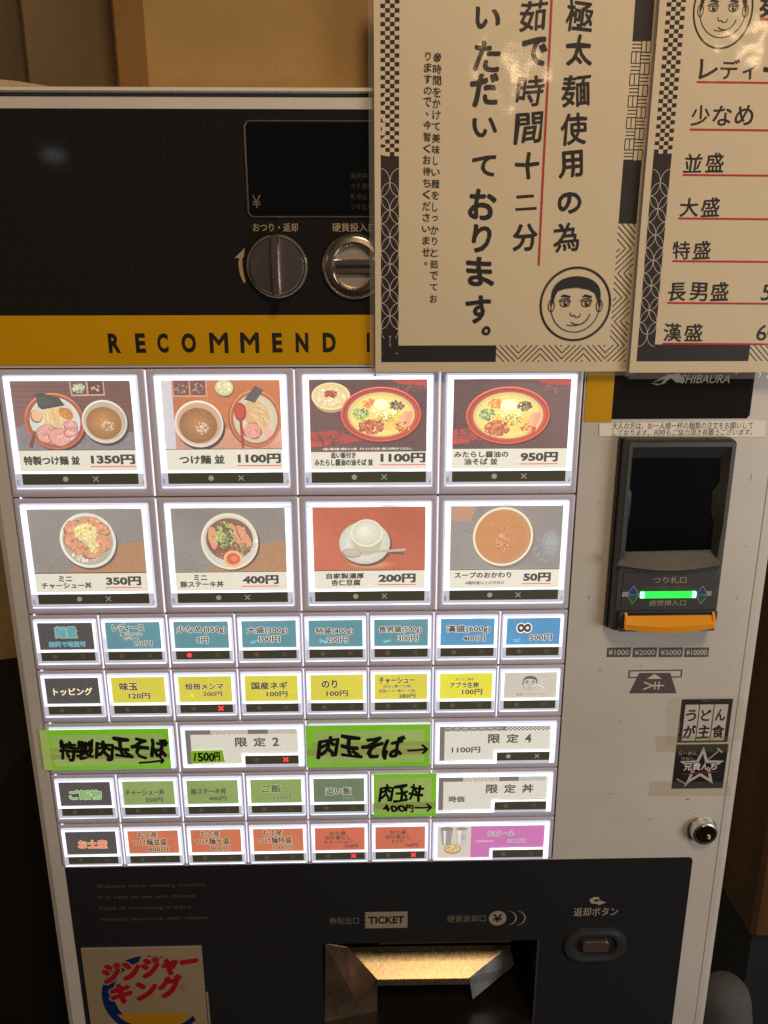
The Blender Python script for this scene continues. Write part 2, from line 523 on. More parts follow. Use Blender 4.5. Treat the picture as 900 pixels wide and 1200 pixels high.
IDLE2 = mat('idle_lamp_lit', (.40, .44, .36), .4, emit=(.6, .72, .6), es=.16)
GREEN = mat('green_light_bar', (.05, .6, .08), .3, emit=(.01, 1.0, .06), es=1.15)
GREENEND = mat('green_light_end', (.3, .8, .4), .3, emit=(.35, 1.0, .6), es=1.6)

def wood_mat(name, c1, c2, sc):
    m = mat(name, c1, .5)
    nt = m.node_tree; b = nt.nodes['Principled BSDF']
    g = nt.nodes.new('ShaderNodeNewGeometry'); mp = nt.nodes.new('ShaderNodeMapping'); mp.inputs['Scale'].default_value = (sc, sc, sc * .06)
    n = nt.nodes.new('ShaderNodeTexNoise'); n.inputs['Scale'].default_value = 6; n.inputs['Detail'].default_value = 8
    cr = nt.nodes.new('ShaderNodeValToRGB'); cr.color_ramp.elements[0].color = (*c1, 1); cr.color_ramp.elements[1].color = (*c2, 1)
    cr.color_ramp.elements[0].position = .35; cr.color_ramp.elements[1].position = .65
    nt.links.new(g.outputs['Position'], mp.inputs[0]); nt.links.new(mp.outputs[0], n.inputs['Vector']); nt.links.new(n.outputs['Fac'], cr.inputs[0]); nt.links.new(cr.outputs[0], b.inputs['Base Color'])
    return m

# ================================================================== SETTING
WALLM = mat('brown_wall_paint', (.60, .42, .22), .8, bump=.3, bscale=80, var=.2, vscale=5)
FLOORM = mat('dark_floor_vinyl', (.006, .006, .006), .85, var=.3, vscale=20)
f = MB().face([(-3000, -4000, -1450), (3000, -4000, -1450), (3000, 800, -1450), (-3000, 800, -1450)]).build('floor', FLOORM, None, False)
tag(f, 'dark floor under the ticket machine', kind='structure')
wb = MB().box(-3000, 620, -1446, 3000, 700, 1400).build('wall', WALLM, None, False)
tag(wb, 'brown wall behind the ticket machine', kind='structure')

# ================================================================== THE MACHINE
X0, X1 = -341.0, 381.0
ZT = 161.0
mach = thing('ticket_machine', (0, .25, 0), 'tall off-white food ticket vending machine with rows of lit menu buttons', 'vending machine')
b = MB()
# cabinet: front plate with rounded vertical edges, standing on the floor
b.rrect([(X0, -1450, X1, ZT - 6, 10, 520), (X0, -1450, X1, ZT - 6, 10, 8), (X0 + 2.5, -1450, X1 - 2.5, ZT - 6.6, 8, 2.4), (X0 + 8, -1450, X1 - 8, ZT - 8, 6, 0)], 0, True, False)
body = b.build('cabinet', BODY, mach)
# the front plate has real openings for the buttons, tray, return button
# (front plate pieces, butted edge to edge)
GX0, GX1 = -322.5, 192.0     # button field
GZ0, GZ1 = -572.0, -58.0
TX0, TX1, TZ0, TZ1 = -53.5, 182.5, -793.0, -676.0
fr = MB()
def plate(x0, z0, x1, z1): fr.face([(x0, 0, z0), (x1, 0, z0), (x1, 0, z1), (x0, 0, z1)])
plate(X0 + 8, GZ1, X1 - 8, ZT - 8)
plate(X0 + 8, GZ0, GX0, GZ1)
plate(GX1, GZ0, X1 - 8, GZ1)
plate(X0 + 8, TZ1, X1 - 8, GZ0)
plate(X0 + 8, TZ0, TX0, TZ1)
plate(TX1, TZ0, X1 - 8, TZ1)
plate(X0 + 8, -1450, X1 - 8, TZ0)
fr.build('front_plate', BODY, mach)
# back of the button field
MB().face([(GX0, 9, GZ0), (GX1, 9, GZ0), (GX1, 9, GZ1), (GX0, 9, GZ1)]).build('button_backing', GROOVE, mach)
fw = MB()
fw.face([(GX0, 0, GZ0), (GX0, 9, GZ0), (GX0, 9, GZ1), (GX0, 0, GZ1)]).face([(GX1, 0, GZ0), (GX1, 9, GZ0), (GX1, 9, GZ1), (GX1, 0, GZ1)])
fw.face([(GX0, 0, GZ0), (GX1, 0, GZ0), (GX1, 9, GZ0), (GX0, 9, GZ0)]).face([(GX0, 0, GZ1), (GX1, 0, GZ1), (GX1, 9, GZ1), (GX0, 9, GZ1)])
fw.build('button_field_edge', BODY, mach)
# lid with a groove beneath
MB().rrect([(X0 + 1, ZT - 6, X1 - 1, ZT - 4, 1, 6), (X0 + 1, ZT - 6, X1 - 1, ZT - 4, 1, 3)], 0, True, True).build('groove', GROOVE, mach)
MB().rrect([(X0, ZT - 3.6, X1, ZT, 1, 500), (X0, ZT - 3.6, X1, ZT, 1, 0), (X0 + 1, ZT - 3, X1 - 1, ZT - .8, .6, -1.5)], 0, True, True).build('lid', LIP, mach)
# door seam on the right
MB().box(367.0, -.25, -1440, 367.8, .4, ZT - 16).build('door_seam', mat('seam_shadow_gap', (.30, .27, .24), .8), mach)

# upper dark panel (dotted film)
UP = MB()
UP.rrect([(-319, -55.6 + .2, 342.5, 145.2, 3, 0), (-319, -55.6 + .2, 342.5, 145.2, 3, -.5)], 0, False, True)
panel_up = UP.build('upper_panel', DOTS, mach)
pr_ = MB().prism([(217.9, -55.2), (342.5, -55.2), (342.5, -102.0), (340, -105.0), (217.9, -105.0)], -.5, 0).build('side_panel', DOTS, mach)
# yellow band, L shaped
MB().prism([(-318.8, -55.6), (193.6, -55.6), (193.6, -107.2), (217.8, -107.2), (217.8, -14.2), (-318.8, -14.2)], -.8, -.2).build('yellow_band', YELLOW, mach)
pb = Print(-.85)
xs = [134.5, 165, 191, 221.5, 256.7, 292.8, 325, 354, 386, 431.5, 458, 486, 522]
pb2 = Print(-.85)
for i_, (ch, px) in enumerate(zip('RECOMMENDITEM', xs)):
    cx, cz = P(px, 402.5)
    wch = {'M': 15.0, 'O': 12.6, 'I': 2.6, 'R': 10.6, 'C': 9.4, 'N': 11, 'D': 11.4}.get(ch, 8.6)
    (pb if i_ < 9 else pb2).text(ch, (cx - wch / 2, -45.6, cx + wch / 2, -29.0), (30, 24, 16), bold=.024 if ch == 'M' else .056)
pb2.build('item_lettering', PLAININK, mach)
pb.build('lettering', PLAININK, mach)

# display window
dx0, dz0, dx1, dz1 = -96, 65, 96, 135.6
dsp = MB()
dsp.rrect([(dx0 - 1.3, dz0 - 1.3, dx1 + 1.3, dz1 + 1.3, 5, -.5), (dx0 - 1.3, dz0 - 1.3, dx1 + 1.3, dz1 + 1.3, 5, -1.8), (dx0 - .6, dz0 - .6, dx1 + .6, dz1 + .6, 4.4, -2.2), (dx0, dz0, dx1, dz1, 4, -1.6)], 0, False, False)
display = dsp.build('display_window', mat('display_edge', (.22, .19, .16), .25, .6), mach)
MB().rrect([(dx0 - .2, dz0 - .2, dx1 + .2, dz1 + .2, 4, -1.5), (dx0 - .2, dz0 - .2, dx1 + .2, dz1 + .2, 4, -1.65)], 0, False, True).build('screen', SCREEN, display)
dp = Print(-1.75)
dp.text('¥', B(296, 229, 306, 244), (105, 95, 80), bold=.0)
dp.build('yen_sign', PLAININK, display)
dp = Print(-1.75)
for k, t in enumerate(['発売中止', 'つり銭切れ', '札中止', 'つり札切れ']):
    y = 203 + k * 12
    x1 = 411 + 6.6 * len(t)
    dp.text(t, B(411, y, x1, y + 7.5), (52, 46, 42), bold=0, res=1)
dp.build('display_lettering', PLAININK, display)
pl = Print(-.55)
pl.text('おつり・返却', B(296.5, 261.5, 349, 271.5), (170, 150, 118), bold=.006)
pl.build('return_lettering', PLAININK, mach)
pl = Print(-.55)
pl.text('硬貨投入口', B(389.5, 261.5, 440, 271.5), (170, 150, 118), bold=.006)
pl.build('coin_lettering', PLAININK, mach)
pl = Print(-.55)
# curved arrow beside the knob
pts_out = [B(283, 331, 283, 331)[0:2], ]
A = lambda px, py: P(px, py)
pl.poly([A(286, 332), A(281.5, 322), A(279.5, 310), A(280.5, 302), A(275, 302.5), A(287, 290.5), A(286, 300.5), A(284.2, 303), A(284.2, 311), A(285.6, 321), A(288, 330)], (170, 150, 118))
pl.build('turn_arrow', PLAININK, mach)

# return knob
kx, kz = -74.7, 25.3
kn = MB().lathe(kx, kz, [(25.5, -.5), (25.5, -3), (24.6, -4), (23.6, -4), (23.2, -3)], 56, cap=False).build('return_knob', CHROME, mach)
MB().lathe(kx, kz, [(22.9, -1), (22.9, -7), (22.0, -8), (0.5, -8)], 56).build('knob_disc', KNOBM, kn)
gb = MB().rrect([(kx - 3.6, kz - 24.5, kx + 3.6, kz + 24.5, 1.5, -8), (kx - 3.2, kz - 24.3, kx + 3.2, kz + 24.3, 1.5, -16), (kx - 2.2, kz - 23.5, kx + 2.2, kz + 23.5, 1.2, -17.5)], 0, False, True).build('grip', KNOBM, kn)
# coin slot
cx, cz = -10.3, 25.0
cs = MB().lathe(cx, cz, [(26.5, -.5), (26.5, -2.6), (25.6, -3.4), (24, -3.2), (22.4, -5.8), (19.5, -6.4), (17.5, -4.6), (16.4, -2), (16.2, -1.2)], 64, cap=False).build('coin_slot', COINM, mach)
MB().lathe(cx, cz, [(16.3, -1.1), (.2, -1.1)], 48).build('slot_plate', mat('slot_plate_steel', (.50, .44, .36), .45, .85), cs)
MB().rrect([(cx - 17.5, cz - 6.4, cx + 17.5, cz + 6.4, 2, -1.2), (cx - 17.3, cz - 6, cx + 17.3, cz + 6, 2, -4.0), (cx - 16.8, cz - 5, cx + 16.8, cz + 5, 1.6, -4.8)], 0, False, True).build('slot_bar', COINM, cs)
MB().rrect([(cx - 14.8, cz - 1.4, cx + 14.8, cz + 1.4, .4, -4.85), (cx - 14.8, cz - 1.4, cx + 14.8, cz + 1.4, .4, -5.0)], 0, False, True).build('slot_opening', BLACKP, cs)

# --------------------------------------------------------- menu buttons
bigx = [-316.0, -186.0, -57.0, 70.0]
smx = [-318.0, -254.3, -189.8, -125.5, -61.8, .9, 64.8, 128.3]
rows = [(-64.6, -166.2), (-180.0, -281.6), (-293.0, -339.9), (-350.5, -396.7), (-408.2, -455.2), (-466.3, -512.9), (-524.8, -570.6)]
BW, SW, WW = 115.3, 59.0, 121.8
# bezel limits
rb = [GZ1 - .6] + [(rows[i][1] * .42 + rows[i + 1][0] * .58) for i in range(6)] + [GZ0 + .6]
mesh_cache = {}
def shared(key, make, mats, pos, name, parent):
    """one mesh per kind of piece, placed at its own corner"""
    if key not in mesh_cache:
        mb = make()
        mesh_cache[key] = mb.build(name, mats, parent, True, org=(0, 0, 0)).data
        ob = [o for o in COL.objects if o.data == mesh_cache[key]][0]
        wl = (pos[0] * .001, 0, pos[1] * .001 + ZC)
        WORLD[ob.name] = Vector(wl)
        ob.location = Vector(wl) - WORLD[parent.name]
        return ob
    ob = bpy.data.objects.new(name, mesh_cache[key])
    return link(ob, parent, (pos[0] * .001, 0, pos[1] * .001 + ZC))

def bezel(x0, x1, z0, z1, ix0, iz0, ix1, iz1):
    g = .5
    key = ('bezel',) + tuple(round(v, 2) for v in (x1 - x0, z1 - z0, ix0 - x0, ix1 - x0, iz0 - z0, iz1 - z0))
    def mk():
        W, H = x1 - x0, z1 - z0
        a, c, e, f2 = ix0 - x0, iz0 - z0, ix1 - x0, iz1 - z0
        m = MB()
        m.rrect([(g, g, W - g, H - g, 1.2, 8.5), (g, g, W - g, H - g, 1.2, 1.6), (g + .5, g + .5, W - g - .5, H - g - .5, 1.4, .55), (g + 1.4, g + 1.4, W - g - 1.4, H - g - 1.4, 1.6, .15),
                 (a - 1.3, c - 1.3, e + 1.3, f2 + 1.3, 1.8, .15), (a - .6, c - .6, e + .6, f2 + .6, 1.4, .5), (a - .25, c - .25, e + .25, f2 + .25, 1.0, 1.4), (a - .25, c - .25, e + .25, f2 + .25, 1.0, 8)], 0, False, False)
        return m
    return shared(key, mk, BEZEL, (x0, z0), 'button_bezel', mach)

def leak(x, z0, z1, wd=.65):
    key = ('leak', round(wd, 2), round(z1 - z0, 2))
    return shared(key, lambda: MB().box(-wd / 2, .7, 0, wd / 2, 2.2, z1 - z0), LEAK, (x, z0), 'leak_glow', mach)

# cells: (row, x0 of frame, width, kind)
FRONT = -1.4
def frame_mesh(kind, W, H):
    m = MB()
    # outer wall, bright front ring split into sides (0), lower bar (1), outer chamfer (2)
    ins = {'big': (6.0, 5.6, 4.4), 'small': (3.9, 3.4, 2.8), 'wide': (4.6, 5.6, 3.6)}[kind]
    L_, R_, T_ = ins
    m.rrect([(0, -H, W, 0, 1.3, 7), (0, -H, W, 0, 1.3, -.4), (.9, -H + .9, W - .9, -.9, 1.0, FRONT)], 2, False, False)
    def q(x0, z0, x1, z1, mi, y=FRONT): m.face([(x0, y, z0), (x1, y, z0), (x1, y, z1), (x0, y, z1)], mi)
    o = .9
    if kind != 'wide':
        ct = {'big': 84.6, 'small': 30.6}[kind]     # card bottom
        st = {'big': 86.8, 'small': 33.2}[kind]     # status window top
        sb = {'big': 97.0, 'small': 42.4}[kind]     # status window bottom
        q(o, -T_, W - o, -o, 0)                       # top
        q(o, -st, L_, -T_, 0); q(W - R_, -st, W - o, -T_, 0)
        q(L_, -st, W - R_, -ct, 0)                    # line under the card
        s0, s1 = L_ + .2, W - R_ - .0
        q(o, -sb, s0, -st, 1); q(s1, -sb, W - o, -st, 1)
        q(o, -H + o, W - o, -sb, 1)
        # card well walls
        m.rrect([(L_, -ct, W - R_, -T_, .1, FRONT), (L_, -ct, W - R_, -T_, .1, FRONT + .8)], 2, False, False, 1)
        m.rrect([(s0, -sb, s1, -st, .1, FRONT), (s0, -sb, s1, -st, .1, FRONT + .5)], 2, False, False, 1)
        q(o, -H + 1.2, W - o, -H + 2.0, 0, FRONT - .12)   # bright line in the lower bar
    else:
        ct, sx, st, s0, s1, sa, sb = 42.6, 59.5, 30.6, 62.6, 116.2, 33.4, 43.0
        q(o, -T_, W - o, -o, 0)
        q(o, -H + o, L_, -T_, 0); q(W - R_, -H + o, W - o, -T_, 0)
        q(L_, -H + o, sx, -ct, 0)
        q(sx, -sa, W - R_, -st, 0); q(sx, -H + o, s0, -sa, 0)
        q(s0, -H + o, s1, -sb, 1)
        if s1 > W - R_:
            s1 = W - R_
        m.face([(L_, FRONT, -ct), (L_, FRONT + .8, -ct), (L_, FRONT + .8, -T_), (L_, FRONT, -T_)], 2)
    return m

INS = {'big': (6.0, 5.6, 4.4, 84.6, 86.8, 97.0), 'small': (3.9, 3.4, 2.8, 30.6, 33.2, 42.4), 'wide': (4.6, 5.6, 3.6, 42.6, 33.4, 43.0)}

def cross(m, x, z, r, y0, y1, t=.28):
    for s in (1, -1):
        d = r; w_ = r * t
        a = [(x - d, z - s * d), (x + d, z + s * d)]
        nx, nz = -s * w_ * .7, w_ * .7
        pts = [(a[0][0] - nx, a[0][1] - nz), (a[1][0] - nx, a[1][1] - nz), (a[1][0] + nx, a[1][1] + nz), (a[0][0] + nx, a[0][1] + nz)]
        m.prism(pts, y0 - (.02 if s == 1 else 0), y1)

def button(row, x, kind, label, draw, dot='idle', crs='idle', covered=False):
    zt, zb = rows[row]
    W = {'big': BW, 'small': SW, 'wide': WW}[kind]
    H = zt - zb
    bt = shared(('frame', kind, round(H, 1)), lambda: frame_mesh(kind, W, H), [RIM, RIMB, RIMS], (x, zt), 'menu_button', mach)
    bt['label'] = label
    L_, R_, T_, ct, st, sb = INS[kind]
    # card with its print
    cx0, cx1, cz1, cz0 = x + L_, x + W - R_, zt - T_, zt - ct
    p = Print(FRONT + .7, step=.0007)
    draw(p, cx0, cz0, cx1, cz1)
    p.build('card', CARDINK, bt)
    if kind == 'wide': s0, s1 = x + 62.6, x + 116.2
    else: s0, s1 = cx0 + .2, cx1
    dz = (st + sb) / 2
    shared(('strip', kind), lambda: MB().rrect([(0, -(sb - st), s1 - s0, 0, .2, 1), (0, -(sb - st), s1 - s0, 0, .2, FRONT + (.4 if kind != 'wide' else .02))], 0, False, True, 1), STRIPM, (s0, zt - st), 'status_window', bt)
    yb = FRONT + (.35 if kind != 'wide' else -.03)
    r = 2.45 if kind == 'big' else 2.35
    dxs = (.372, .632) if kind == 'big' else (.25, .77)
    if kind == 'wide': dxs = (.22, .76)
    mats = {'idle': IDLE, 'lit': IDLE2, 'red': REDGLOW}
    def mkdot():
        return MB().lathe(0, 0, [(r, yb + .1), (r, yb - .05), (.1, yb - .05)], 20)
    shared(('dot', kind, dot), mkdot, mats[dot], (s0 + (s1 - s0) * dxs[0], zt - dz), 'dot_lamp', bt)
    def mkx():
        m = MB(); cross(m, 0, 0, 2.3 if kind == 'big' else 2.2, yb - .05, yb + .1, .34 if crs == 'red' else .2); return m
    shared(('cross', kind, crs), mkx, mats[crs], (s0 + (s1 - s0) * dxs[1], zt - dz), 'cross_lamp', bt)
    return bt

# ---- card drawings. Each gets (print, x0, z0, x1, z1) of the card
GREYC = (205, 204, 190)
INK = (38, 30, 30)
def price_strip(p, x0, z0, x1, z1, lines, price, pw, sep=19.3, ul=True, pr=1.6, lw=None, lx=4):
    zs = z0 + sep
    p.rect(x0, z0, x1, zs, GREYC)
    p.rect(x0, zs - .35, x1, zs + .25, (45, 38, 38))
    p.text(price, (x1 - pr - pw, z0 + 6.0, x1 - pr, z0 + 15.0), INK, bold=.06)
    if ul: p.rect(x1 - pr - pw - 1, z0 + 3.6, x1 - pr + .3, z0 + 4.5, (205, 70, 70))
    lw = lw or (x1 - x0 - pw - 10)
    if len(lines) == 1:
        t, sc = lines[0]
        p.text(t, (x0 + lx, z0 + 6.0, x0 + lx + lw * sc, z0 + 13.6), INK, bold=.05)
    else:
        (t, a, wd), (t2, a2, wd2) = lines
        p.text(t, (x0 + a, z0 + 10.4, x0 + a + wd, z0 + 15.8), INK, bold=.045)
        hh = 3.4 if t2[0] == '※' else 5.8
        p.text(t2, (x0 + a2, z0 + 3.6, x0 + a2 + wd2, z0 + 3.6 + hh), INK, bold=.045 if hh > 4 else .02)

def photo_bg(p, x0, z0, x1, z1, col, jit=7, cell=1.3): p.rect(x0, z0, x1, z1, col, cell=cell, jit=jit)

def clipr(x0, z0, x1, z1): return x0, z0, x1, z1

def soup(p, cx, cz, r, rim=(205, 198, 185), inn=(168, 150, 128), brew=(150, 108, 66), asp=.97):
    p.ell(cx + r * .06, cz - r * .12, r * 1.02, r * asp, (60, 50, 48))
    p.ell(cx, cz, r, r * asp, rim, 48)
    p.ell(cx + .2, cz - .2, r * .93, r * asp * .92, (178, 165, 148), 48)
    p.ell(cx, cz, r * .88, r * asp * .87, inn, 48)
    p.dome(cx - r * .03, cz - r * .06, r * .78, r * asp * .75, [v * .84 for v in brew], [min(255, v * 1.1) for v in brew], 8, -.1, .12, 44)
    p.arc(cx, cz, r * .965, r * asp * .96, 20, 160, r * .035, (232, 230, 224), 24, True)
    p.arc(cx, cz, r * .90, r * asp * .89, 190, 340, r * .03, (214, 204, 190), 24, True)
    p.scatter(cx, cz, r * .66, r * .62, 60, r * .03, [(158, 116, 74), (148, 106, 64), (152, 111, 69)], .3)
    p.scatter(cx + r * .12, cz - r * .18, r * .26, r * .24, 46, r * .05, [(190, 165, 140), (140, 105, 75), (205, 185, 165)], .4)

def d_tsukemen_special(p, x0, z0, x1, z1):
    zs = z0 + 19.3
    photo_bg(p, x0, zs, x1, z1, (112, 78, 74), 5)
    p.poly([(x0, zs), (x1, zs), (x1, zs + 15), (x0 + 62, zs + 24), (x0 + 50, zs + 40), (x0, zs + 20)], (122, 116, 122))
    p.scatter(x0 + 52, zs + 8, 48, 7, 200, .6, [(120, 113, 118), (132, 127, 133), (112, 105, 110)], .4, 1.6)
    for k in range(5): p.rect(x0, zs + 38 + k * 4.6, x1, zs + 38.5 + k * 4.6, (100, 66, 64))
    # condiments
    p.poly([(x0 + 51, z1 - 1), (x0 + 81, z1 - .6), (x0 + 81, z1 - 13), (x0 + 52, z1 - 13.4)], (196, 150, 128))
    p.poly([(x0 + 52.2, z1 - .6), (x0 + 65.5, z1 - .4), (x0 + 65.8, z1 - 11.8), (x0 + 53, z1 - 12)], (96, 74, 72))
    p.poly([(x0 + 67, z1 - .5), (x0 + 80, z1 - .5), (x0 + 80, z1 - 11.6), (x0 + 67, z1 - 11.8)], (84, 52, 56))
    p.scatter(x0 + 59, z1 - 6.5, 5, 4, 40, 1.1, [(170, 186, 160), (190, 200, 178), (150, 170, 140)])
    p.scatter(x0 + 74, z1 - 6.5, 4, 2.6, 9, 1.0, [(196, 170, 130), (150, 110, 90)])
    # plate of noodles
    cx, cz = x0 + 35, zs + 25.5
    p.ell(cx + 1.5, cz - 1.5, 26.5, 25, (64, 44, 44), 48)
    p.ell(cx, cz, 26.3, 25, (188, 96, 62), 56)
    p.ell(cx, cz, 24.8, 23.6, (150, 82, 60), 56)
    p.ell(cx + .3, cz + .3, 22.0, 21, (196, 202, 198), 56)
    p.dome(cx, cz, 20.5, 19.6, (190, 194, 190), (216, 218, 212), 6)
    p.arc(cx, cz, 25.5, 24.3, 30, 170, .8, (222, 150, 116), 24, True)
    p.ell(cx - 1, cz + 3, 9, 13, (204, 178, 132), 30)
    p.noodles(cx - 2, cz + 2, 9, 13, 60, (208, 184, 138), .9, 92, 11)
    p.poly([(cx - 14, cz + 24), (cx - 9, cz + 25), (cx + 6, cz + 21), (cx + 10.5, cz + 14), (cx - 10, cz + 10.5), (cx - 13, cz + 13)], (64, 62, 62))
    p.poly([(cx - 13, cz + 22), (cx - 6, cz + 21), (cx + 3, cz + 16), (cx - 12, cz + 13)], (74, 71, 70))
    p.ell(cx - 15.5, cz + 4.5, 5.4, 5.8, (140, 98, 70), 24)
    p.ell(cx - 15.0, cz + 5.2, 4.6, 5.0, (214, 172, 132), 24)
    p.ell(cx + 10.5, cz + 7, 6.6, 5.2, (186, 122, 58), 14, -.6, .1)
    p.scatter(cx + 10.5, cz + 7, 5, 4, 16, .9, [(206, 142, 66), (170, 104, 48)])
    for (a, b_, rx, rz, rt) in ((-8, -11, 9.5, 8.6, .3), (3, -14, 10, 8.8, -.1), (13.5, -4, 6.5, 5.0, -.3), (13, -10, 6.6, 4.2, .2)):
        p.ell(cx + a, cz + b_, rx, rz, (150, 96, 84), 16, rt, .05)
        p.ell(cx + a, cz + b_ + .2, rx - .8, rz - .8, (206, 150, 142), 16, rt, .05)
        p.scatter(cx + a, cz + b_, rx * .6, rz * .6, 14, 1.2, [(214, 164, 156), (196, 138, 132)], .3, 1.6)
    p.poly([(cx - 25, cz - 22), (cx - 22, cz - 24), (cx - 17, cz - 9), (cx - 19, cz - 8)], (112, 58, 48))
    soup(p, x0 + 78.5, zs + 25, 19.8, (196, 198, 192), (178, 160, 140), (168, 118, 68))
    price_strip(p, x0, z0, x1, z1, [('特製つけ麺 並', 1)], '1350円', 39, lw=49)

def d_tsukemen(p, x0, z0, x1, z1):
    zs = z0 + 19.3
    p.rect(x0, zs, x1, z1, (190, 188, 200))
    photo_bg(p, x0 + 9.5, zs, x1, z1, (176, 104, 62), 6)
    p.rect(x0 + 9.5, zs, x1, zs + 18, (196, 142, 122), cell=2.5, jit=7)
    for k in range(2):
        a = x0 + 11 + k * 14.5
        p.rect(a - .8, z1 - 14.5, a + 14.5, z1 - .3, (196, 140, 110))
        p.rect(a, z1 - 13, a + 13.2, z1 - .3, (104, 66, 66))
        p.scatter(a + 6.5, z1 - 7, 5, 4.5, 14, .9, [(150, 120, 110), (86, 52, 54), (170, 150, 130)])
    p.ell(x0 + 55.5, z1 - 7.5, 8.2, 7.6, (110, 74, 56)); p.ell(x0 + 55, z1 - 6.6, 8, 7, (190, 186, 150))
    p.scatter(x0 + 55, z1 - 6.4, 6, 4.6, 44, 1.2, [(214, 214, 160), (196, 196, 140), (226, 224, 180)])
    soup(p, x0 + 31, zs + 22.5, 21.5, (206, 202, 194), (190, 150, 120), (158, 110, 66))
    cx, cz = x0 + 81, zs + 27
    p.ell(cx - .6, cz - .5, 23.3, 25.5, (110, 62, 44), 48)
    p.ell(cx, cz, 22.9, 25.2, (188, 110, 72), 48)
    p.ell(cx, cz, 21.4, 23.6, (160, 90, 62), 48)
    p.dome(cx, cz, 19.4, 21.5, (188, 182, 158), (214, 210, 188), 6)
    p.arc(cx, cz, 22.2, 24.4, 40, 190, .9, (214, 146, 104), 24, True)
    p.ell(cx + 1, cz + 3, 11, 14, (196, 160, 116), 24, .5)
    p.noodles(cx + 1, cz + 3, 10, 13, 60, (208, 176, 130), .9, -50, 10)
    p.poly([(cx - 9, cz + 17), (cx + 1, cz + 29), (cx + 8, cz + 25), (cx, cz + 14)], (78, 72, 78))
    p.ell(cx - 3, cz - 11, 8.3, 7.6, (150, 90, 80), 14, .2, .12); p.ell(cx - 3, cz - 10.6, 7.5, 6.8, (208, 146, 136), 14, .2, .12)
    p.scatter(cx - 3, cz - 11, 5, 4.5, 20, 1.1, [(220, 160, 150), (190, 124, 116)])
    p.poly([(cx + 5, cz - 13), (cx + 11, cz - 18), (cx + 15, cz - 11), (cx + 9, cz - 6)], (212, 160, 150))
    p.ell(cx - 13, cz + 6, 5.4, 8.4, (150, 50, 38), 24); p.ell(cx - 13.4, cz + 6.6, 4, 6.6, (176, 66, 50), 24)
    p.stroke([(cx - 13, cz - 2), (cx - 12.4, cz - 14), (cx - 12, cz - 26)], 2.6, (152, 54, 40))
    price_strip(p, x0, z0, x1, z1, [('つけ麺 並', 1)], '1100円', 38.5, lw=39.5, lx=12)

def oil_bowl(p, cx, cz, k=1.0):
    p.ell(cx + 1, cz - 1.4, 36 * k, 24.6 * k, (70, 34, 34), 56)
    p.ell(cx, cz, 36 * k, 24.6 * k, (206, 84, 58), 56)
    p.ell(cx, cz + .2, 34.4 * k, 23.2 * k, (150, 60, 52), 56)
    p.ell(cx + .6, cz - .6, 32.4 * k, 21.4 * k, (184, 78, 54), 56)
    p.arc(cx, cz + .2, 35.2 * k, 23.8 * k, 20, 175, .8, (232, 130, 98), 30, True)
    p.dome(cx + .3, cz - .2, 30.0 * k, 19.9 * k, (196, 186, 128), (226, 222, 170), 6, 0, .1, 50)
    p.ell(cx + .3, cz - .8, 27.5 * k, 18 * k, (222, 204, 118), 40)
    p.noodles(cx + 4 * k, cz - 6 * k, 20 * k, 10 * k, 90, (226, 192, 96), .8, 20, 8 * k)
    p.scatter(cx - 9 * k, cz - 11 * k, 11 * k, 6.5 * k, 90, 1.5, [(176, 96, 66), (196, 122, 84), (150, 76, 54)])
    p.scatter(cx - 18 * k, cz + 1 * k, 7 * k, 5 * k, 70, 1.15, [(128, 150, 84), (160, 178, 108), (92, 110, 72), (196, 204, 150)])
    p.scatter(cx - 11 * k, cz + 10 * k, 6 * k, 4 * k, 40, 1.1, [(218, 138, 70), (228, 160, 96), (200, 116, 60)])
    p.scatter(cx + 3 * k, cz + 5 * k, 11 * k, 8 * k, 110, 1.2, [(230, 226, 176), (222, 214, 138), (214, 206, 120), (238, 236, 200)])
    p.ell(cx + 0 * k, cz + 9 * k, 7 * k, 4.6 * k, (232, 230, 196), 16, 0, .08)
    p.scatter(cx + 14 * k, cz + 8 * k, 6.5 * k, 4 * k, 46, 1.15, [(84, 70, 66), (110, 92, 80), (150, 128, 100), (66, 54, 56)])
    p.ell(cx + 21 * k, cz - 5 * k, 4 * k, 9 * k, (222, 168, 136), 14, -.3, .1)
    p.ell(cx + 25 * k, cz - 3 * k, 2.6 * k, 7 * k, (214, 150, 120), 14, -.3, .1)
    p.scatter(cx + 19 * k, cz - 11 * k, 7 * k, 4 * k, 40, 1.0, [(196, 90, 60), (220, 180, 100), (150, 70, 50)])
    p.scatter(cx + 4 * k, cz - 4 * k, 8 * k, 5 * k, 26, .6, [(90, 80, 60), (70, 64, 52)])

def red_table(p, x0, zs, x1, z1):
    photo_bg(p, x0, zs, x1, z1, (92, 62, 64), 5)
    p.poly([(x0, zs + 17), (x0 + 22, zs + 19), (x0 + 46, zs + 10), (x0 + 30, zs + 7), (x0, zs + 10)], (166, 58, 52))
    p.poly([(x0, zs + 4), (x0 + 14, zs + 5), (x0 + 20, zs + 8), (x0, zs + 9.4)], (176, 62, 54))
    p.poly([(x1 - 32, z1), (x1, z1), (x1, z1 - 6), (x1 - 24, z1 - 4)], (172, 60, 54))
    p.scatter(x0 + 20, zs + 12, 20, 5, 40, .8, [(92, 62, 64), (120, 66, 62)], .4, 3)
    p.scatter(x1 - 16, z1 - 8, 15, 3, 36, .8, [(124, 82, 78), (104, 66, 66)], .4, 3)

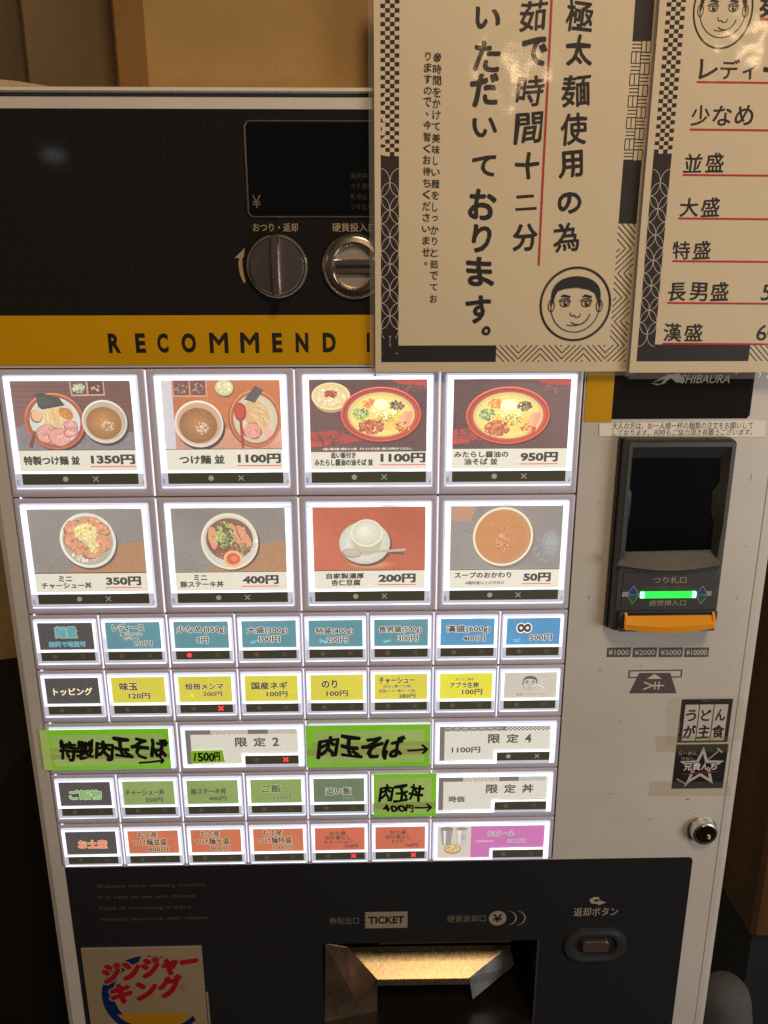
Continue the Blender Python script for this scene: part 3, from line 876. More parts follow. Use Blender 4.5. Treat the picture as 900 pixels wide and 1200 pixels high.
def d_oisoba(p, x0, z0, x1, z1):
    zs = z0 + 16.5
    red_table(p, x0, zs, x1, z1)
    p.ell(x0 + 19, z1 - 16.5, 15.5, 12.5, (176, 146, 104), 40)
    p.ell(x0 + 19, z1 - 14.5, 17, 12, (222, 208, 158), 40)
    p.ell(x0 + 19, z1 - 14.2, 15.4, 10.6, (206, 188, 138), 40)
    p.scatter(x0 + 19, z1 - 15, 12, 7.6, 80, 1.1, [(222, 212, 172), (206, 192, 150), (230, 222, 190)])
    p.scatter(x0 + 19, z1 - 12.5, 5.5, 3, 36, 1.1, [(156, 66, 56), (176, 84, 70), (136, 54, 48)])
    oil_bowl(p, x0 + 63, zs + 33, .99)
    p.text('※追い飯は食べ終わりの頃、タイミングの良い時にお声がけください。', (x0 + 11, zs + 1.2, x1 - 13, zs + 3.4), (235, 228, 220), bold=.02, res=1)
    price_strip(p, x0, z0, x1, z1, [('追い飯付き', 18, 22), ('みたらし醤油の油そば 並', 3.5, 52)], '1100円', 40.5, sep=16.5, pr=.8)

def d_aburasoba(p, x0, z0, x1, z1):
    zs = z0 + 18.5
    red_table(p, x0, zs, x1, z1)
    oil_bowl(p, x0 + 49, zs + 29.5, 1.04)
    price_strip(p, x0, z0, x1, z1, [('みたらし醤油の', 2, 48.5), ('油そば 並', 11, 30)], '950円', 34, sep=18.5, pr=8)

def tabletop_grey(p, x0, zs, x1, z1, flip=False):
    photo_bg(p, x0, zs, x1, z1, (128, 122, 120), 5)
    a = x0 if flip else x1
    s = 1 if flip else -1
    if not flip:
        p.poly([(a, zs + 30), (a + s * 26, zs + 26), (a + s * 60, zs + 8), (a + s * 76, zs), (a, zs)], (158, 116, 84))
        p.scatter(x1 - 22, zs + 9, 20, 7, 120, .5, [(166, 122, 88), (152, 112, 84), (160, 120, 92)], .4, 1.6)
        p.scatter(x0 + 20, zs + 8, 20, 7, 90, .6, [(131, 119, 110), (126, 116, 112)], .4, 1.6)
    else:
        p.poly([(x0, z1), (x0 + 24, z1), (x0 + 18, z1 - 16), (x0, z1 - 14)], (164, 128, 104))
        p.scatter(x0 + 16, z1 - 24, 14, 12, 160, .5, [(142, 134, 130), (130, 128, 130)], .4, 1.6)
        p.dome(x1 - 10, zs + 26, 9, 13, (130, 128, 128), (150, 158, 164), 9, 0, 0)
        p.scatter(x1 - 14, zs + 20, 12, 14, 160, .5, [(136, 138, 142), (142, 147, 150), (128, 130, 134)], .4, 1.6)
    p.scatter(x0 + 50, zs + 30, 48, 27, 160, .5, [(133, 128, 127), (122, 117, 115)], .4, 1.6)

def d_chashu_don(p, x0, z0, x1, z1):
    zs = z0 + 19
    tabletop_grey(p, x0, zs, x1, z1)
    cx, cz = x0 + 52.5, zs + 31
    p.ell(cx + 1, cz - 2, 26, 26.4, (84, 66, 58), 48)
    p.ell(cx, cz, 25.6, 26.4, (206, 208, 198), 48)
    p.dome(cx, cz, 23, 23.6, (166, 160, 146), (190, 182, 164), 5)
    p.arc(cx, cz, 24.6, 25.4, 100, 250, .8, (228, 228, 220), 24, True)
    p.scatter(cx - 3, cz - 14, 13, 7, 60, 1.1, [(214, 206, 196), (190, 180, 168), (226, 220, 210)])
    for (a, b_, rx, rz, rt) in ((-12, 12, 9, 8, .5), (4, 17, 11, 6, 0), (14, 11, 8, 6, -.4), (-15, 0, 7, 8, 0), (12, -3, 10, 9, .6), (-9, -7, 9, 7, -.4), (3, -12, 9, 6, .2)):
        p.ell(cx + a, cz + b_, rx, rz, (140, 86, 62), 12, rt, .1)
        p.ell(cx + a - .2, cz + b_ + .4, rx - .9, rz - .9, (200, 142, 108), 12, rt, .1)
        p.scatter(cx + a, cz + b_, rx * .65, rz * .6, 14, 1.1, [(214, 160, 124), (180, 120, 90)], .4, 1.6)
    p.scatter(cx - 1, cz + 8, 10, 8, 110, 1.5, [(216, 206, 142), (200, 190, 120), (226, 220, 166)])
    p.scatter(cx + 4, cz - 4, 4, 8, 40, 1.4, [(216, 208, 146), (198, 188, 124)])
    price_strip(p, x0, z0, x1, z1, [('ミニ', 22, 12), ('チャーシュー丼', 5.5, 46)], '350円', 32.5, sep=18.7, pr=6)

def d_steak_don(p, x0, z0, x1, z1):
    zs = z0 + 18.5
    tabletop_grey(p, x0, zs, x1, z1)
    cx, cz = x0 + 52, zs + 29.5
    p.ell(cx + 1.5, cz - 1.6, 26.5, 27, (90, 64, 52), 48)
    p.ell(cx, cz, 26.3, 27.3, (214, 206, 182), 48)
    p.ell(cx, cz, 24.2, 25, (186, 190, 184), 48)
    p.ell(cx, cz + 2, 21.6, 20.6, (122, 78, 60), 40)
    p.scatter(cx, cz + 1, 20, 19, 90, 1.5, [(140, 92, 66), (104, 66, 54), (164, 112, 82)])
    for (a, b_, rx, rz, rt) in ((-15, 4, 4.4, 11, .1), (6, 7, 4, 12, .45), (14, 5, 3.8, 12, .5), (-7, 6, 3.6, 9, .2)):
        p.ell(cx + a, cz + b_, rx + .7, rz + .6, (104, 62, 50), 16, rt, .06)
        p.ell(cx + a, cz + b_, rx, rz, (202, 142, 108), 16, rt, .06)
        p.scatter(cx + a, cz + b_, rx * .6, rz * .7, 12, .9, [(218, 166, 134), (176, 116, 86)])
    p.scatter(cx - 4, cz + 6, 8, 13, 80, 1.3, [(126, 170, 86), (160, 196, 112), (84, 116, 70), (70, 72, 60)])
    p.scatter(cx + 10, cz - 8, 8, 6, 30, 1.2, [(150, 140, 90), (110, 84, 64), (170, 150, 110)])
    p.ell(cx + 2.5, cz - 17, 9, 8.4, (212, 172, 130), 28, 0, .02)
    p.ell(cx + 2.5, cz - 16.6, 6.4, 5.8, (196, 84, 58), 24, 0, .03)
    p.ell(cx + 3.4, cz - 16.2, 3.2, 2.6, (214, 116, 84), 14)
    p.ell(cx + 24.5, cz + .6, 1.1, 1.1, (244, 244, 236), 10)
    price_strip(p, x0, z0, x1, z1, [('ミニ', 17, 12), ('豚ステーキ丼', 4, 40)], '400円', 33.5, sep=18.5, pr=8)

def d_tofu(p, x0, z0, x1, z1):
    zs = z0 + 18.5
    photo_bg(p, x0, zs, x1, z1, (170, 86, 58), 5)
    for k in range(26):
        z = rnd.uniform(zs, z1 - 1); x = rnd.uniform(x0, x1 - 24)
        p.rect(x, z, x + rnd.uniform(10, 24), z + .35, rnd.choice([(162, 80, 54), (178, 94, 64), (174, 88, 60)]))
    p.dome(x0 + 52, zs + 5.5, 26, 5.0, (172, 92, 62), (200, 150, 118), 10, 0, 0)
    cx, cz = x0 + 47.5, zs + 27
    p.ell(cx + 1.6, cz - 2.2, 24, 20.8, (98, 62, 56), 48)
    p.dome(cx, cz, 23.6, 20.6, (184, 188, 176), (220, 224, 210), 8, -.2, -.1, 44)
    p.ell(cx + 1, cz + 2, 15, 15, (190, 190, 172), 40)
    p.ell(cx + 2.5, cz + 2.0, 13.6, 14, (176, 170, 146), 40)
    p.ell(cx + 2.0, cz + 9.5, 14.8, 13.3, (214, 214, 198), 40)
    p.dome(cx + 2.0, cz + 9.8, 13.4, 12.0, (190, 190, 176), (216, 217, 203), 8, -.2, .2, 40)
    p.poly([(cx + 22, cz - 8.5), (cx + 37, cz - 9.5), (cx + 37, cz - 12), (cx + 20, cz - 10.5)], (96, 66, 62))
    p.stroke([(cx - 6, cz - 9.3), (cx + 8, cz - 8.6), (cx + 22, cz - 8), (cx + 38, cz - 6.8)], 2.4, (170, 160, 150))
    p.ell(cx - 12, cz - 10, 9, 4.6, (150, 142, 132), 24, -.1); p.ell(cx - 11.6, cz - 9.5, 7.6, 3.4, (176, 168, 156), 24, -.1)
    price_strip(p, x0, z0, x1, z1, [('自家製濃厚', 11.5, 35), ('杏仁豆腐', 16, 27)], '200円', 35, sep=18.5, pr=8.5)

def d_soup(p, x0, z0, x1, z1):
    zs = z0 + 18.5
    tabletop_grey(p, x0, zs, x1, z1, True)
    cx, cz = x0 + 49, zs + 32
    p.ell(cx + 2, cz - 2.5, 28, 28.6, (112, 106, 108), 48)
    n = 60; pts = []
    for (rx, c) in ((28, (222, 208, 178)), (26, (172, 130, 92)), (23.6, (178, 122, 74))):
        pts = []
        for k in range(n):
            a = 2 * math.pi * k / n
            pts.append((cx + rx * math.cos(a) - (1.5 if rx < 24 else 0), min(z1 - .02, cz + rx * 1.02 * math.sin(a))))
        p.poly(pts, c)
    p.scatter(cx - 2, cz - 2, 20, 20, 120, .9, [(184, 128, 80), (172, 116, 70)], .3)
    p.scatter(cx, cz - 6, 6, 9, 40, 1.0, [(204, 158, 116), (190, 138, 92), (160, 106, 64)])
    price_strip(p, x0, z0, x1, z1, [('スープのおかわり', 5, 53), ('※麺特盛以上の方向け', 15, 37)], '50円', 26, sep=18.5, pr=8)

HB = (70, 134, 150)
HB2 = (58, 138, 190)
YL = (206, 198, 36)
GN = (124, 150, 70)
OR = (192, 96, 50)
PAPERG = (192, 190, 180)
def simple(bg, items, halo=(236, 234, 224), ink_=(34, 18, 20), hw=.05, bold=.04, deco=None):
    bg = [v * .93 for v in bg]
    """items: (text, u0, v0, u1, v1) fractions of the card, v from the top"""
    def d(p, x0, z0, x1, z1):
        W, H = x1 - x0, z1 - z0
        p.rect(x0, z0, x1, z1, bg, cell=W / 9, jit=2)
        if deco: deco(p, x0, z0, x1, z1)
        for it in items:
            t, u0, v0, u1, v1 = it[:5]
            c = it[5] if len(it) > 5 else ink_
            hl = it[6] if len(it) > 6 else halo
            p.text(t, (x0 + u0 * W, z1 - v1 * H, x0 + u1 * W, z1 - v0 * H), c, bold=bold, halo=hl, hw=hw, res=2)
    return d
def splash(c, u=.25, v=.8, n=8):
    def d(p, x0, z0, x1, z1):
        W, H = x1 - x0, z1 - z0
        p.scatter(x0 + u * W, z1 - v * H, 4.5, 1.8, n, .9, [c], .4)
    return d
def face(p, cx, cz, r, ink_=(28, 24, 24), skin=None, lw=.02):
    """line drawing of a round-faced man with short black hair"""
    if skin: p.ell(cx, cz - r * .08, r * .72, r * .78, skin, 40)
    w_ = r * lw * 1.2
    out = []
    for k in range(31):
        a = math.radians(160 + 220 * k / 30)
        out.append((cx + r * .70 * math.cos(a) * (1.04 if math.sin(a) < 0 else 1), cz - r * .10 + r * .74 * math.sin(a)))
    p.stroke(out, w_, ink_)
    for s in (-1, 1):   # ears
        p.arc(cx + s * r * .72, cz - r * .08, r * .09, r * .17, 90, 450, w_, ink_, 14)
    # hair
    hair = []
    for k in range(21):
        a = math.radians(0 + 180 * k / 20)
        hair.append((cx + r * .74 * math.cos(a), cz + r * .16 + r * .60 * math.sin(a) ** .8))
    hair = [(cx + r * .76, cz - r * .12)] + hair + [(cx - r * .76, cz - r * .12)]
    inner = [(cx - r * .66, cz + r * .04), (cx - r * .62, cz + r * .20), (cx - r * .55, cz + r * .34), (cx - r * .38, cz + r * .40), (cx, cz + r * .44), (cx + r * .36, cz + r * .38), (cx + r * .56, cz + r * .28), (cx + r * .62, cz + r * .14), (cx + r * .67, cz + r * .02)]
    p.poly(hair + inner, ink_)
    for s in (-1, 1):   # brows, eyes
        ex, ez = cx + s * r * .32, cz - r * .02
        p.poly([(ex - r * .15, ez + r * .19 - s * 0), (ex - r * .05, ez + r * .27), (ex + r * .16, ez + r * .22), (ex + r * .14, ez + r * .15), (ex - r * .03, ez + r * .19)], ink_)
        p.arc(ex, ez, r * .14, r * .085, 0, 360, w_, ink_, 18)
        p.arc(ex, ez + r * .03, r * .18, r * .11, 15, 165, w_ * 1.4, ink_, 10)
        p.ell(ex + r * .02, ez, r * .065, r * .065, ink_, 14)
        p.ell(ex + r * .04, ez + r * .03, r * .025, r * .025, (220, 220, 215), 8)
    p.arc(cx - r * .07, cz - r * .30, r * .07, r * .07, 150, 330, w_, ink_, 8)
    p.arc(cx + r * .07, cz - r * .32, r * .10, r * .09, 190, 370, w_, ink_, 8)
    p.arc(cx + r * .10, cz - r * .22, r * .36, r * .40, 235, 345, w_ * 1.2, ink_, 14)
    p.arc(cx - r * .05, cz - r * .60, r * .2, r * .05, 200, 330, w_, ink_, 8)

def weave(p, x0, z0, x1, z1, pitch, wd, col, bg=None, dirs=4):
    """hatched basket-weave pattern: blocks of slanted lines that alternate direction"""
    if bg: p.rect(x0, z0, x1, z1, bg)
    horiz = (x1 - x0) >= (z1 - z0)
    L = (x1 - x0) if horiz else (z1 - z0)
    T = (z1 - z0) if horiz else (x1 - x0)
    nb = max(1, round(L / (T * 1.35)))
    bl = L / nb
    for b_ in range(nb):
        for k in range(int(bl * 1.9 / pitch)):
            s = k * pitch - T * .5
            # line from (s,0) rising; clip to the block
            sg = 1 if b_ % 2 else -1
            pts = []
            for t in (0, 1):
                u = s + (t * T if sg > 0 else (1 - t) * T); v = t * T
                pts.append([u, v])
            (ua, va), (ub, vb) = pts
            def clip(u0, v0, u1, v1):
                dx = u1 - u0
                ts = [0., 1.]
                for lim in (0, bl):
                    if abs(dx) > 1e-6: ts.append((lim - u0) / dx)
                ts = sorted(t for t in ts if 0 <= t <= 1)
                best = None
                for a, c in zip(ts, ts[1:]):
                    mu = u0 + dx * (a + c) / 2
                    if 0 <= mu <= bl and c - a > .05: best = (a, c)
                if not best: return None
                a, c = best
                return u0 + dx * a, v0 + (v1 - v0) * a, u0 + dx * c, v0 + (v1 - v0) * c
            r = clip(ua, va, ub, vb)
            if not r: continue
            u0, v0, u1, v1 = r
            if horiz: p.line(x0 + b_ * bl + u0, z0 + v0, x0 + b_ * bl + u1, z0 + v1, wd, col, 2)
            else: p.line(x0 + v0, z0 + b_ * bl + u0, x0 + v1, z0 + b_ * bl + u1, wd, col, 2)
def lattice(p, x0, z0, x1, z1, wd, col, bg=None):
    """blocks of upright and level bars in turn"""
    if bg: p.rect(x0, z0, x1, z1, bg)
    horiz = (x1 - x0) >= (z1 - z0)
    T = (z1 - z0) if horiz else (x1 - x0)
    L = (x1 - x0) if horiz else (z1 - z0)
    c = T / 2; n = max(1, round(L / c)); c2 = L / n
    for i in range(n):
        for j in range(2):
            if horiz: a, b_, e, f_ = x0 + i * c2, z0 + j * c, x0 + (i + 1) * c2, z0 + (j + 1) * c
            else: a, b_, e, f_ = x0 + j * c, z0 + i * c2, x0 + (j + 1) * c, z0 + (i + 1) * c2
            if (i + j) % 2:
                for t in (0.02, .5, .98): p.line(a + (e - a) * t, b_, a + (e - a) * t, f_, wd, col)
            else:
                for t in (0.02, .35, .68, .98): p.line(a, b_ + (f_ - b_) * t, e, b_ + (f_ - b_) * t, wd, col)
def shippo(p, x0, z0, x1, z1, wd, col, n):
    """overlapping circles, seen as four-petal flowers down a narrow band"""
    horiz = (x1 - x0) >= (z1 - z0)
    T = (z1 - z0) if horiz else (x1 - x0); L = (x1 - x0) if horiz else (z1 - z0)
    st = L / n
    for i in range(n + 1):
        c = i * st
        for (side, a0, a1) in ((0, -88, 88), (1, 92, 268)):
            rx, rz = T * .5, st * .5
            if horiz:
                p.arc(x0 + min(max(c, 0), L), z0 + side * T, st * .5, T * .5, (0 if side == 0 else 180), (180 if side == 0 else 360), wd, col, 12)
            else:
                p.arc(x0 + side * T, z0 + c, rx, rz, a0, a1, wd, col, 12)
        if i < n:
            if horiz: p.arc(x0 + c + st / 2, z0 + T / 2, st * .5, T * .5, 0, 360, wd, col, 20)
            else: p.arc(x0 + T / 2, z0 + c + st / 2, T * .5, st * .5, 0, 360, wd, col, 20)
def checker(p, x0, z0, x1, z1, n, m, col, bg):
    p.rect(x0, z0, x1, z1, bg, cell=8)
    w_, h_ = (x1 - x0) / n, (z1 - z0) / m
    for i in range(n):
        for j in range(m):
            if (i + j) % 2 == 0: p.rect(x0 + i * w_, z0 + j * h_, x0 + (i + 1) * w_, z0 + (j + 1) * h_, col)

GD = (92, 84, 84)
def limited(no, price, style, pbox=(.11, .60, .37, .78)):
    def d(p, x0, z0, x1, z1):
        W, H = x1 - x0, z1 - z0
        # card is L shaped: the status window takes its lower right corner
        sx = x0 - 4.6 + 59.5; sz = z1 + 3.6 - 30.6
        p.poly([(x0, z0), (sx, z0), (sx, sz), (x1, sz), (x1, z1), (x0, z1)], PAPERG)
        p.rect(x0, z0, x0 + 5, z1, GD)
        zt = z1 - 5.6
        if style == 0:
            p.rect(x0 + 5, zt, x0 + 25, z1, GD); lattice(p, x0 + 25, zt, x0 + 62, z1, .35, (120, 96, 84))
            p.rect(x0 + 62, zt, x0 + 82, z1, GD); weave(p, x0 + 82, zt, x1 - 2, z1, 1.8, .45, (96, 84, 80))
        else:
            p.rect(x0 + 5, zt, x0 + 66, z1, GD)
            shippo(p, x0 + 9, zt, x0 + 59, z1, .4, (176, 172, 166), 6)
            nx = 17
            checker(p, x0 + 66, zt, x1 - 1, z1, 22, 4, (84, 66, 68), (196, 192, 186))
        for i, ch in enumerate('限定' + no):
            a = x0 + W * (.44 + .165 * i) - (2.5 if style == 2 else 0)
            wd = 11.5 if ch not in '24' else 6.5
            p.text(ch, (a, z1 - H * .50, a + wd, z1 - H * .25), (50, 40, 40), bold=.035)
        if price:
            u0, v0, u1, v1 = pbox
            p.text(price, (x0 + u0 * W, z1 - v1 * H, x0 + u1 * W, z1 - v0 * H), (52, 44, 42), bold=.035)
    return d
def d_beer(p, x0, z0, x1, z1):
    sx = x0 - 4.6 + 59.5; sz = z1 + 3.6 - 30.6
    p.poly([(x0, z0), (x0 + 35, z0), (x0 + 35, z1), (x0, z1)], (188, 180, 168))
    p.poly([(x0 + 35, z0), (sx, z0), (sx, sz), (x1, sz), (x1, z1), (x0 + 35, z1)], (176, 92, 158))
    for (cx, c1, c2) in ((x0 + 9.5, (134, 130, 132), (92, 84, 84)), (x0 + 25, (176, 172, 176), (160, 152, 150))):
        p.poly([(cx - 6.5, z1 - 3), (cx + 6.5, z1 - 3), (cx + 4.5, z1 - 23), (cx - 4.5, z1 - 23)], c1)
        p.poly([(cx - 3.5, z1 - 5), (cx - .5, z1 - 5), (cx - 1, z1 - 22), (cx - 2.8, z1 - 22)], (206, 202, 202))
        p.ell(cx, z1 - 3.4, 6.6, 2.2, c2, 20); p.ell(cx, z1 - 3.6, 5.4, 1.5, (124, 112, 108), 20)
        p.scatter(cx + 1.5, z1 - 13, 2.6, 5, 12, .8, [(110, 104, 106), (150, 146, 150)])
    p.ell(x0 + 16, z1 - 28, 9, 6, (120, 92, 52), 24); p.ell(x0 + 16, z1 - 27.6, 8.2, 5.2, (196, 164, 104), 24)
    p.scatter(x0 + 16, z1 - 27.6, 6, 3.4, 30, 1.0, [(216, 190, 134), (168, 134, 80)])
    W, H = x1 - x0, z1 - z0
    p.text('缶ビール', (x0 + 52.5, z1 - 13.0, x0 + 80, z1 - 6.8), (50, 30, 44), bold=.02, halo=(232, 222, 226))
    p.text('380円', (x0 + 74, z1 - 21.6, x0 + 92, z1 - 17), (50, 30, 44), bold=.02, halo=(232, 222, 226))
    p.text('(350ml)', (x0 + 40, z1 - 21, x0 + 58, z1 - 17.6), (214, 190, 210), bold=0)
def blackcard(txts):
    def d(p, x0, z0, x1, z1):
        W, H = x1 - x0, z1 - z0
        p.rect(x0, z0, x1, z1, (40, 34, 40))
        for (t, u0, v0, u1, v1, c, hl) in txts:
            p.text(t, (x0 + u0 * W, z1 - v1 * H, x0 + u1 * W, z1 - v0 * H), c, bold=.03, halo=hl, hw=.06, res=2)
    return d

defs = [
    (0, bigx[0], 'big', 'lit button with photo of special dipping noodles, priced 1350 yen', d_tsukemen_special, 'lit', 'lit'),
    (0, bigx[1], 'big', 'lit button with photo of dipping noodles and soup, first priced 1100 yen', d_tsukemen, 'lit', 'lit'),
    (0, bigx[2], 'big', 'lit button with a red noodle bowl beside a small rice bowl', d_oisoba, 'lit', 'lit'),
    (0, bigx[3], 'big', 'lit button with a single red noodle bowl, priced 950 yen', d_aburasoba, 'lit', 'lit'),
    (1, bigx[0], 'big', 'lit button with photo of a sliced pork rice bowl, 350 yen', d_chashu_don, 'lit', 'lit'),
    (1, bigx[1], 'big', 'lit button with photo of a pork steak bowl with half egg', d_steak_don, 'lit', 'lit'),
    (1, bigx[2], 'big', 'lit button with photo of white almond tofu cup and spoon', d_tofu, 'lit', 'lit'),
    (1, bigx[3], 'big', 'lit button with photo of brown soup bowl, 50 yen', d_soup, 'lit', 'lit'),
]
S = smx
tl = (72, 150, 162)
defs += [
    (2, S[0], 'small', 'black header button with teal noodle amount lettering', blackcard([('麺量', .31, .16, .70, .56, (64, 140, 158), (150, 170, 150)), ('無料で増量可', .17, .70, .84, .90, (80, 150, 168), (70, 120, 130))])),
    (2, S[1], 'small', 'teal ladies portion button priced 150 yen', simple(HB, [('レディース', .13, .08, .70, .34), ('(麺少なめ150g)', .26, .38, .66, .52, (90, 70, 66)), ('+デザート', .32, .54, .60, .67, (90, 70, 66)), ('150円', .50, .70, .83, .90)])),
    (2, S[2], 'small', 'teal small portion button at 0 yen with red dot lit', simple(HB, [('少なめ(150g)', .05, .18, .95, .46), ('0円', .40, .57, .62, .82)]), 'red', 'idle'),
    (2, S[3], 'small', 'teal large portion 300 g button priced 100 yen', simple(HB, [('大盛(300g)', .10, .24, .84, .50), ('100円', .31, .56, .70, .82)], deco=splash((100, 190, 210)))),
    (2, S[4], 'small', 'teal extra portion 400 g button priced 200 yen', simple(HB, [('特盛(400g)', .13, .30, .82, .55), ('200円', .33, .62, .72, .86)], deco=splash((100, 190, 210)))),
    (2, S[5], 'small', 'teal 500 g portion button priced 300 yen', simple(HB, [('長男盛(500g)', .09, .26, .88, .52), ('300円', .44, .58, .82, .84)], deco=splash((110, 190, 214)))),
    (2, S[6], 'small', 'blue 600 g portion button priced 400 yen', simple(HB2, [('漢盛(600g)', .11, .26, .92, .54), ('400円', .42, .64, .84, .86)])),
    (2, S[7], 'small', 'blue infinity sign button priced 500 yen', simple(HB2, [('∞', .20, .22, .46, .54), ('500円', .44, .62, .86, .86)], deco=splash((100, 190, 226), .2, .85), bold=.04)),
    (3, S[0], 'small', 'black header button reading toppings in cream letters', blackcard([('トッピング', .14, .40, .86, .68, (232, 224, 178), None)])),
    (3, S[1], 'small', 'yellow seasoned egg button priced 120 yen', simple(YL, [('味玉', .15, .22, .48, .52), ('120円', .30, .62, .70, .86)], halo=(222, 206, 110))),
    (3, S[2], 'small', 'yellow bamboo shoot button with red cross lit', simple(YL, [('短冊メンマ', .13, .28, .84, .52), ('200円', .45, .60, .81, .80)], halo=(226, 214, 120), deco=splash((232, 224, 60), .2, .75, 5)), 'idle', 'red'),
    (3, S[3], 'small', 'yellow green onion button priced 100 yen', simple(YL, [('国産ネギ', .13, .26, .80, .54), ('100円', .40, .62, .80, .84)], halo=(214, 204, 90))),
    (3, S[4], 'small', 'yellow seaweed button priced 100 yen', simple(YL, [('のり', .22, .22, .51, .52), ('100円', .30, .62, .71, .86)], halo=(214, 204, 90))),
    (3, S[5], 'small', 'yellow sliced pork button with four lines, 280 yen', simple(YL, [('チャーシュー', .09, .14, .76, .38), ('(吊るし豚バラ2枚)', .16, .42, .70, .56, (104, 88, 52)), ('(低温ロースト豚ロース2枚)', .08, .60, .78, .74, (104, 88, 52)), ('280円', .46, .78, .78, .96)], halo=(214, 204, 90))),
    (3, S[6], 'small', 'bright yellow raw egg button priced 100 yen', simple((218, 214, 24), [('みたらし専用', .30, .20, .64, .30, (120, 104, 40)), ('アブラ生卵', .20, .36, .74, .58), ('100円', .43, .62, .82, .86)], halo=(226, 220, 90))),
]
def d_facecard(p, x0, z0, x1, z1):
    p.rect(x0, z0, x1, z1, (178, 172, 162))
    cx, cz = (x0 + x1) / 2 - .4, z0 + 16.5
    face(p, cx, cz, 9.5, (70, 60, 60), lw=.028)
    p.stroke([(cx + 3, cz - 5), (cx + 7, cz - 2), (cx + 10, cz - 3.4), (cx + 14, cz - 6)], 1.0, (214, 204, 192))
    p.text('兄貴ってチャーミー', (x0 + 12, z0 + 2.2, x1 - 9, z0 + 5.2), (96, 84, 80), bold=0, hand=.03)
defs += [
    (3, S[7], 'small', "grey button with line drawing of a man's face", d_facecard),
    (4, bigx[0] - .8, 'wide', 'wide lit button hidden under the widest green note', simple(PAPERG, [('限定1', .44, .25, .90, .50)], halo=None)),
    (4, bigx[1] - 1.8, 'wide', 'wide grey limited dish 2 button with red cross lit', limited('2', '', 0), 'idle', 'red'),
    (4, bigx[2] - 4.0, 'wide', 'wide lit button hidden under the middle green note', simple(PAPERG, [('限定3', .44, .25, .90, .50)], halo=None)),
    (4, 65.2, 'wide', 'wide grey limited dish 4 button priced 1100 yen', limited('4', '1100円', 1), 'lit', 'lit'),
    (5, S[0], 'small', 'black header button with green rice dishes lettering', blackcard([('ご飯物', .19, .36, .80, .74, (104, 148, 84), (176, 200, 150))])),
    (5, S[1], 'small', 'light green pork rice bowl button priced 350 yen', simple(GN, [('チャーシュー丼', .05, .36, .80, .60, (46, 50, 30)), ('350円', .42, .70, .76, .92, (46, 50, 30))], halo=None, bold=.035)),
    (5, S[2], 'small', 'light green pork steak bowl button priced 400 yen', simple(GN, [('豚ステーキ丼', .08, .36, .76, .60, (46, 50, 30)), ('400円', .42, .68, .76, .88, (46, 50, 30))], halo=None, bold=.035)),
    (5, S[3], 'small', 'light green plain rice button priced 150 yen', simple(GN, [('ご飯', .22, .24, .60, .56, (56, 62, 44)), ('150円', .45, .70, .79, .88, (50, 56, 32))], halo=(176, 190, 126))),
    (5, S[4], 'small', 'dull dark green extra rice button with white lettering', simple((84, 106, 74), [('追い飯', .24, .40, .74, .70, (46, 46, 40), (206, 210, 196)), ('50円', .56, .78, .80, .90, (104, 122, 94))], halo=None)),
    (5, S[5], 'small', 'small lit button hidden under the small green note', simple(GN, [('丼', .4, .3, .6, .7)])),
    (5, 65.0, 'wide', 'wide grey limited rice bowl button at market price', limited('丼', '時価', 0, (.10, .58, .24, .76)), 'idle', 'idle'),
    (6, S[0], 'small', 'black header button with orange souvenir lettering', blackcard([('お土産', .24, .40, .80, .74, (206, 110, 70), (226, 170, 140))])),
]
for k, (t, pr_t) in enumerate((('つけ麺並盛', '800円'), ('つけ麺大盛', '900円'), ('つけ麺特盛', '1000円'))):
    defs.append((6, S[1 + k], 'small', 'orange souvenir noodles button priced %s yen' % pr_t[:-1], simple(OR, [('お土産', .20, .06, .58, .32), (t, .09, .38, .76, .66), (pr_t, .38, .72, .78, .96)], halo=(222, 186, 150), ink_=(48, 30, 26), bold=.032)))
for k, t in enumerate(('チャーシュー', 'メンマ')):
    defs.append((6, S[4 + k], 'small', 'red orange offcut %s button with red cross lit' % ('pork' if k == 0 else 'bamboo shoot'), simple((192, 86, 52), [('お土産', .30, .18, .62, .34), ('切り落とし', .20, .38, .72, .54), (t, .18 + .14 * k, .58, .76 - .2 * k, .72), ('100円', .60, .76, .86, .92)], halo=None, ink_=(58, 34, 28), bold=.035), 'idle', 'red'))
defs.append((6, 65.0, 'wide', 'wide purple canned beer button with cup photo', d_beer, 'idle', 'idle'))

RW = {}
for d in defs:
    row, x, kind, lab, fn = d[:5]
    button(row, x, kind, lab, fn, *(d[5:7] if len(d) > 5 else ()))
    RW.setdefault(row, []).append((x, {'big': BW, 'small': SW, 'wide': WW}[kind]))
for row, cells in RW.items():
    cells.sort()
    zt, zb = rows[row]
    z1, z0 = rb[row], rb[row + 1]
    edges = [GX0 + .6] + [(cells[i][0] + cells[i][1] + cells[i + 1][0]) / 2 for i in range(len(cells) - 1)] + [GX1 - .6]
    for i, (x, W) in enumerate(cells):
        bezel(edges[i], edges[i + 1], z0, z1, x, zb, x + W, zt)
        if i: leak(edges[i], z0 + 1.0, z1 - 1.5)
    # small glowing strips for leaked light at the left end, where the rows of buttons meet
    if row: leak(cells[0][0] + 1.5, z1 - 2.5, z1 + 3.5, 1.4)

